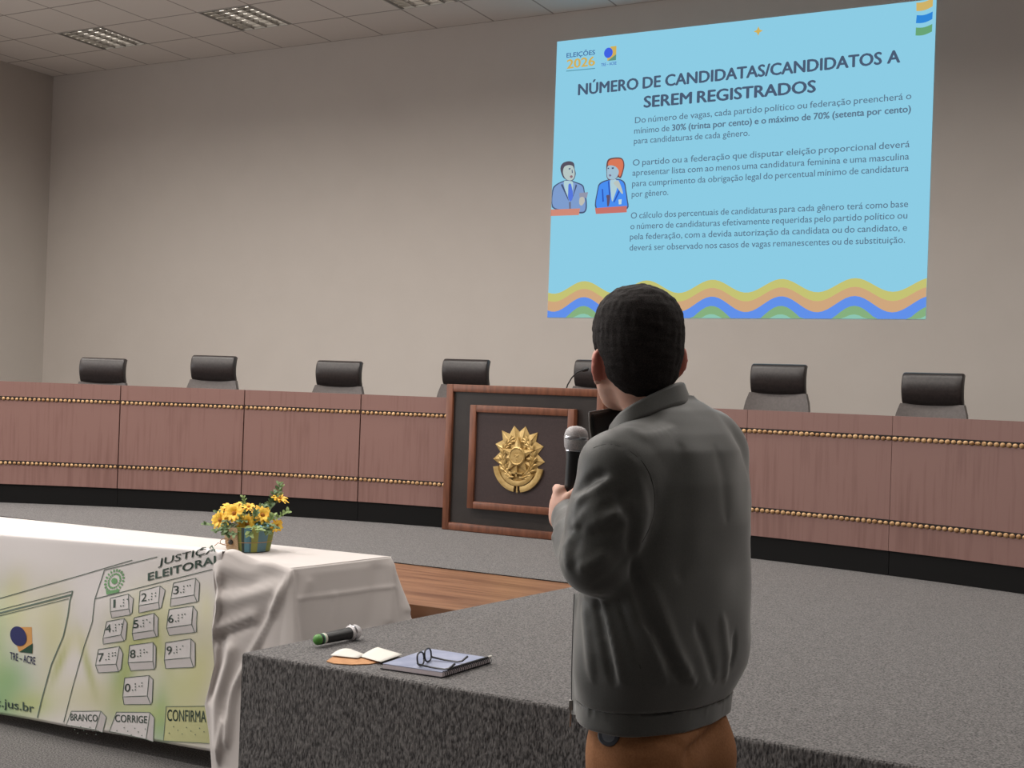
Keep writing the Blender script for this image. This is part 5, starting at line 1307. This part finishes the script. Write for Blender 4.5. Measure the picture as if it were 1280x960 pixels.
S.chain([ring_pt(634, 232, 0.034), ring_pt(622, 258, 0.031), ring_pt(614, 288, 0.0268), ring_pt(608, 312, 0.0262)], [0.0145, 0.0115, 0.0100, 0.0088], 0.006)
# right hand, closed loosely in front of the belly
S.ell(HR+Fv*0.02, (0.022, 0.042, 0.038), np.array((Rv, Fv, Uz)), 0.015)
for k in range(4): p = HR+Fv*(0.055-0.004*k)+Uz*(0.028-0.019*k); S.chain([p, p+Fv*0.022-Rv*0.014, p+Fv*0.012-Rv*0.036], [0.009, 0.0085, 0.0075], 0.004)
S.chain([HR+Uz*0.03-Rv*0.01, HR+Uz*0.042+Fv*0.025-Rv*0.02, HR+Uz*0.036+Fv*0.05-Rv*0.03], [0.012, 0.010, 0.008], 0.006)
body = S.build('body', M_skin, man, 1); M_ear = mat('red_ear_skin', rgb(222, 138, 122), 0.5)
body.data.materials.append(M_ear)
for p_ in body.data.polygons:
    c_ = np.array(p_.center)
    if min(np.linalg.norm(c_-hp(EARC[s_][0]+s_*0.006, EARC[s_][1]-0.006, EARC[s_][2])) for s_ in (-1, 1)) < 0.030: p_.material_index = 1
body['label'] = 'face turned away, left fist closed round the microphone'
# ---- hair
H = Field(grid(-.19, .09, .003), grid(-.16, .22, .003), grid(1.50, 1.86, .003))
head_shape(H, 0.0105, False)
H.ell(hp(0, -0.02, 0.055), (0.076, 0.088, 0.056), HAX, 0.03)
ff = np.array([-.15, -.075, -.055, -.035, -.012, .006, .030, .040, .060, .10]); zz = np.array([-.108, -.105, -.095, -.074, -.050, .004, -.004, .020, .045, .060])
def hairline(X, Y):
    f = (X-HC[0])*Fh[0]+(Y-HC[1])*Fh[1]; r = (X-HC[0])*Rh[0]+(Y-HC[1])*Rh[1]
    return HC[2]+np.interp(f.ravel(), ff, zz).reshape(f.shape)-0.004*np.cos(r*40)
_X, _Y, _Z = H.x[:, None, None], H.y[None, :, None], H.z[None, None, :]
H.F += (0.34*np.maximum(0, hairline(_X, _Y)+0.026-_Z)).astype(np.float32)
H.cut_below(hairline)
for s_ in (-1, 1):
    e_ = EARC[s_]; H.ell(hp(e_[0]+s_*0.012, e_[1]-0.008, e_[2]-0.004), (0.026, 0.026, 0.036), HAX, 0.006, 's')
r_ = np.random.default_rng(3)
for i in range(14):
    k = r_.normal(size=3)*(130 if i < 6 else 330); H.F += (0.0003*np.sin(k[0]*H.x[:, None, None]+k[1]*H.y[None, :, None]+k[2]*H.z[None, None, :]+r_.uniform(0, 6))).astype(np.float32)
hair = H.build('hair', M_hair, man, 2); hair['label'] = 'short dark hair'
# ---- jacket
J = Field(grid(-.30, .23, .0042), grid(-.34, .46, .005), grid(.955, 1.60, .0042))
J.loft([k for k in TK if k[0] > 0.90], TA, 0.62, 0.0, 0.0)
J.chain([SL+np.array((0.03, 0.02, 0.03)), SL, lerp(SL, EL, .5), EL], [0.055, 0.068, 0.066, 0.062], 0.035)
J.chain([EL, lerp(EL, WL, .5), WL], [0.060, 0.055, 0.040], 0.014); J.chain([WL, WL+(HL-WL)*0.22], [0.043, 0.041], 0.008)
J.chain([SR+np.array((-0.03, -0.02, 0.03)), SR, lerp(SR, ER, .5), ER], [0.055, 0.066, 0.062, 0.058], 0.035); J.chain([ER, WR], [0.058, 0.044], 0.02)
J.cap(Lp(792, 556, -.09), Lp(822, 520, -.01), 0.022, 0.022, 0.04); J.cap(Lp(893, 540, .10), Lp(850, 512, .03), 0.03, 0.03, 0.05)
J.cut_below(lambda X, Y: Lp(820, 866)[2]+0*X)
FOLDS = [([(758, 592), (738, 602), (719, 616)], .011, -.011), ([(764, 600), (742, 613), (720, 628)], .009, .010), ([(775, 640), (757, 650), (738, 655)], .008, .007), ([(780, 655), (760, 664), (738, 668)], .009, -.007),
         ([(726, 645), (720, 655), (711, 651)], .006, .007), ([(733, 652), (727, 661), (716, 662)], .007, -.003), ([(703, 648), (691, 665), (691, 690)], .006, .006), ([(711, 662), (699, 678), (700, 702)], .007, -.004), ([(716, 668), (707, 684), (710, 712)], .007, .009), ([(724, 676), (717, 692), (721, 716)], .008, -.004),
         ([(760, 690), (742, 704), (722, 712)], .010, .006), ([(780, 700), (765, 720), (742, 734)], .010, -.004), ([(770, 615), (790, 650), (786, 690)], .010, -.008), ([(800, 600), (806, 640), (796, 690)], .012, .005),
         ([(790, 700), (797, 740), (812, 790)], .010, -.010), ([(799, 720), (822, 790), (850, 852)], .012, -.007), ([(812, 730), (838, 800), (866, 855)], .012, .006), ([(786, 728), (806, 790), (832, 852)], .010, .007),
         ([(745, 745), (757, 800), (768, 855)], .008, -.010), ([(752, 742), (766, 800), (779, 858)], .007, .008), ([(772, 746), (790, 800), (802, 842)], .004, -.005), ([(730, 752), (735, 800), (741, 850)], .010, .005),
         ([(870, 780), (884, 818), (893, 852)], .010, -.005), ([(902, 770), (908, 820), (906, 850)], .012, .005), ([(918, 790), (917, 815), (912, 838)], .007, -.006), ([(845, 815), (862, 842), (872, 858)], .008, .006),
         ([(743, 560), (756, 556), (772, 557), (792, 568), (806, 583)], .0032, -.0026), ([(806, 583), (818, 605), (820, 640), (808, 672), (794, 690)], .0034, -.0028), ([(895, 560), (905, 600), (908, 650)], .016, -.002),
         ([(780, 535), (805, 545), (840, 535)], .014, .004), ([(850, 560), (855, 640), (850, 720)], .03, -.003), ([(744, 596), (733, 620), (722, 640)], .009, -.004), ([(786, 612), (772, 628), (752, 636)], .010, -.006)]
J.wobble(0.0022, 26, 11)
for px_, w_2, h_2 in FOLDS: J.ridge(px_, w_2, h_2)
jacket = J.build('jacket', M_jacket, man, 3)
def seam(name, pxs, r_=0.0011, out=0.0006):
    P = []
    for p, q in zip(pxs, pxs[1:]):
        n = max(2, int(math.hypot(q[0]-p[0], q[1]-p[1])/4))
        for t in np.linspace(0, 1, n, endpoint=False):
            h = J.front(p[0]+(q[0]-p[0])*t, p[1]+(q[1]-p[1])*t)
            if h is not None: P.append(h)
    P = np.array(P); P[:, 1] -= out
    if len(P) > 4:
        for _ in range(2): P[1:-1] = (P[:-2]+2*P[1:-1]+P[2:])/4
        b = BM(); tube(b, [tuple(p) for p in P], r_, 6); return obj(name, b, M_seam, jacket, 80)
M_seam = mat('dark_seam_thread', rgb(52, 53, 52), 0.7)
seam('shoulder_seam', [(742, 560), (752, 556), (764, 555), (778, 559), (792, 567), (804, 578), (813, 594), (818, 615), (818, 640), (811, 662), (800, 682)])
seam('pocket_seam', [(773, 748), (784, 782), (794, 815), (802, 840)])
seam('collar_seam', [(786, 525), (800, 516), (820, 507), (846, 499)])
# hem band
B_ = Field(grid(-.22, .18, .004), grid(-.26, .26, .004), grid(.93, 1.05, .004))
B_.loft([(k[0], k[1], k[2], k[3]*0.985) for k in TK if k[0] > 0.85], TA, 0.62, 0.0, 0.0)
zt, zb = Lp(820, 872)[2]+0.010, Lp(820, 893)[2]
def hem_low(X, Y): return zb+0*X
B_.cut_above(lambda X, Y: zt+0*X); B_.cut_below(hem_low); B_.wobble(0.001, 40, 5)
for q in range(9): B_.ridge([(735+q*21+4, 862), (735+q*21, 898)], .004, .0012)
B_.ridge([(740, 860), (739, 899)], .003, -.003)
B_.build('hem_band', M_jacket, jacket, 2)
# collar: outer cloth and black lining
def strip(name, bot, top, m, thick, off, n=40):
    "band between two curves; its outside carries m"
    def cr(P, t):
        P = [np.array(p) for p in P]; k = t*(len(P)-1); i = min(int(k), len(P)-2); f = k-i
        p0, p1, p2, p3 = P[max(i-1, 0)], P[i], P[i+1], P[min(i+2, len(P)-1)]
        return 0.5*(2*p1+(p2-p0)*f+(2*p0-5*p1+4*p2-p3)*f*f+(3*p1-p0-3*p2+p3)*f**3)
    V, F = [], []; R_ = 6
    for i in range(n+1):
        a, b2 = cr(bot, i/n), cr(top, i/n)
        for j in range(R_+1): V.append(a+(b2-a)*j/R_)
    for i in range(n):
        for j in range(R_): k = i*(R_+1)+j; F.append((k, k+R_+1, k+R_+2, k+1))
    o = mesh_np(name, V, F, m, jacket); so = o.modifiers.new('thickness', 'SOLIDIFY'); so.thickness = thick; so.offset = off; return o, cr
CB = [Lp(741, 556, .045), Lp(764, 548, .10), Lp(800, 532, .135), Lp(848, 516, .11), Lp(866, 508, .04), Lp(853, 505, -.035), Lp(824, 514, -.078), Lp(792, 527, -.098), Lp(770, 542, -.090), Lp(757, 556, -.07)]
CT = [Lp(736.5, 516, .035), Lp(760, 512, .085), Lp(798, 504, .115), Lp(842, 490, .095), Lp(855, 482, .03), Lp(847, 478, -.03), Lp(822, 489, -.064), Lp(795, 503, -.082), Lp(776, 516, -.076), Lp(763, 532, -.058)]
oc, cr_ = strip('collar', CB, CT, M_jacket, 0.004, 0)
cen_ = (Lp(806, 505, .02))
CBi = [p+(cen_-p)*0.055*np.array((1, 1, 0)) for p in CB]; CTi = [p+(cen_-p)*0.055*np.array((1, 1, 0))-Uz*0.003 for p in CT]
strip('collar_lining', CBi, CTi, M_lining, 0.002, 0)
M_zip = mat('metal_zip', rgb(150, 148, 145), 0.4, metal=0.7)
b = BM(); tube(b, [tuple(p) for p in [CB[0], lerp(CB[0], CT[0], .5)+np.array((-.002, 0, 0)), CT[0]]], 0.0022, 6); tube(b, [tuple(cr_(CT, t)+Uz*0.001) for t in np.linspace(0, 0.26, 9)], 0.0015, 6)
obj('collar_zip', b, M_zip, jacket, 60)
# open front edge with its zip, at the man's left side
def fr(px, py, d): return Lp(px, py, d)
b = BM(); Zp = [(719.5, 742), (718, 775), (717, 810), (716, 845), (716, 875), (715.5, 893)]
A_ = [b.verts.new(tuple(fr(x, y, .045))) for x, y in Zp]; Bq = [b.verts.new(tuple(fr(x+26, y+(3 if y > 880 else 0), -.045))) for x, y in Zp]; Cq = [b.verts.new(tuple(fr(x+9, y+1, .0))) for x, y in Zp]
for i in range(len(Zp)-1): b.faces.new((A_[i], A_[i+1], Cq[i+1], Cq[i])); b.faces.new((Cq[i], Cq[i+1], Bq[i+1], Bq[i]))
fo = obj('front_placket', b, M_jacket, jacket, 60); so = fo.modifiers.new('thickness', 'SOLIDIFY'); so.thickness = 0.004; so.offset = 0
b = BM(); tube(b, [tuple(fr(x-1, y, .047)) for x, y in Zp], 0.0022, 6); zp = obj('zipper', b, M_lining, jacket, 60)
b = BM(); p0 = Vector(fr(713.5, 880, .04)); add_box(b, p0.x-0.004, p0.x+0.004, p0.y-0.003, p0.y+0.003, p0.z-0.012, p0.z+0.008, 0.001); tube(b, [p0-Vector((0, 0, 0.01)), p0-Vector((0.001, 0, 0.045))], 0.0024, 6); obj('zip_pull', b, M_zip, zp, 40)
# ---- trousers
T = Field(grid(-.24, .20, .006), grid(-.26, .28, .006), np.concatenate([np.arange(.04, .70, .012), np.arange(.70, 1.04, .0055)]))
zc_ = Lp(820, 905)[2]
T.loft([(zc_+0.09, *Lp(818, 880)[:2], 0.150), (zc_, *Lp(824, 905)[:2], 0.158), (zc_-0.05, *Lp(824, 935)[:2], 0.164), (zc_-0.10, *Lp(822, 960)[:2], 0.158)], TA, 0.66, 0.0, 0.0)
bt = -Fv*0.035
for h, s in ((HIPL, -1), (HIPR, 1)):
    T.ell(np.array(h)+bt+np.array((0, 0, -0.02)), (0.080, 0.080, 0.09), None, 0.04)
    L3 = leg_pts(h, s); T.chain([np.array(h)-Uz*0.02, L3[1], L3[2]], [0.092, 0.073, 0.066], 0.03)
T.cut_above(lambda X, Y: Lp(820, 882)[2]+0*X)
T.wobble(0.002, 30, 2)
for px_, w_2, h_2 in [([(905, 905), (880, 925), (862, 940), (860, 962)], .012, -.012), ([(890, 900), (868, 918), (850, 935)], .010, .008), ([(860, 905), (864, 930), (862, 960)], .004, -.003), ([(745, 912), (742, 940), (742, 962)], .006, .003), ([(800, 912), (830, 925), (850, 930)], .010, -.005), ([(770, 935), (790, 945), (815, 948)], .010, .004)]: T.ridge(px_, w_2, h_2)
T.build('trousers', M_trouser, man, 3)
M_shoe = mat('dark_leather_shoe', rgb(52, 38, 30), 0.35)
for h, s in ((HIPL, -1), (HIPR, 1)):
    a = leg_pts(h, s)[2]; SH = Field(grid(a[0]-.26, a[0]+.12, .007), grid(a[1]-.12, a[1]+.28, .007), grid(-.01, .13, .006))
    SH.chain([a-Uz*0.055-Fv*0.03, a-Uz*0.058+Fv*0.08, a-Uz*0.066+Fv*0.165], [0.046, 0.044, 0.036], 0.02); SH.cap(a-Uz*0.01, a-Uz*0.05, 0.046, 0.05, 0.02); SH.cut_below(lambda X, Y: 0.002+0*X)
    SH.build('shoe', M_shoe, man)
# ---- the microphone in his hand, the key fob at his belt
mh = MO.copy(); rotm = Matrix.Rotation(YAW, 4, 'Z')
def wpt(p): return MO+rotm @ Vector(tuple(p))
hm = thing('handheld_microphone', 'black handheld microphone with silver mesh head in the man\'s left hand', 'microphone', wpt(MB_+mu*0.012))
axd = (wpt(MT)-wpt(MB_)).normalized(); HM = axd.to_track_quat('Z', 'Y').to_matrix().to_4x4(); HLEN = (wpt(MT)-hm.location).length   # up to the head's centre
def hl(name, prof, m, parent=None): b = BM(); lathe(b, prof, 32, HM); return obj(name, b, m, parent or hm, 40)
hl('handle', [(0.010, 0.0), (0.0135, 0.003), (0.0145, 0.03), (0.0172, HLEN*0.78), (0.0185, HLEN*0.845), (0.0185, HLEN*0.86)], M_micblack)
gr = hl('grille', [(0.0195, HLEN-0.0235), (0.0225, HLEN-0.018), (0.0242, HLEN-0.004), (0.0245, HLEN+0.002), (0.0240, HLEN+0.008), (0.0215, HLEN+0.016), (0.0165, HLEN+0.0215), (0.009, HLEN+0.0245), (0.001, HLEN+0.0255)], M_grille)
hl('grille_band', [(0.0243, HLEN-0.003), (0.0252, HLEN-0.0015), (0.0252, HLEN+0.0025), (0.0243, HLEN+0.004)], M_chrome, gr); hl('lower_ring', [(0.0186, HLEN-0.0275), (0.0205, HLEN-0.0265), (0.0205, HLEN-0.0238), (0.0190, HLEN-0.0236)], M_chrome, gr)
kp = T.front(762, 918)
kp = Lp(762, 918, -.12) if kp is None else kp
nk = np.array((-0.25, -0.95, 0.1)); nk /= np.linalg.norm(nk); kc = wpt(kp+nk*0.006)
kf = thing('badge_reel', 'round dark badge reel clipped to the man\'s brown trousers below the hem', 'badge reel', kc)
nw = (rotm.to_3x3() @ Vector(tuple(nk))).normalized(); KM = nw.to_track_quat('Z', 'Y').to_matrix().to_4x4()
M_reel = mat('dark_glossy_reel', rgb(72, 78, 90), 0.2, coat=0.5)
b = BM(); lathe(b, [(0.017, -0.004), (0.0205, -0.002), (0.0210, 0.003), (0.0185, 0.0065), (0.0165, 0.0070)], 32, KM); obj('reel_case', b, M_reel, kf, 40)
b = BM(); lathe(b, [(0.0164, 0.0062), (0.010, 0.0074), (0.001, 0.0078)], 32, KM); obj('reel_face', b, mat('grey_reel_face', rgb(120, 126, 136), 0.15, coat=0.6), kf, 40)
b = BM(); up_ = Vector((0, 0, 1)); tube(b, [nw*0.0+up_*0.019, nw*0.004+up_*0.026, nw*-0.002+up_*0.032], [0.004, 0.0045, 0.003], 8); obj('clip', b, M_chrome, kf, 60)
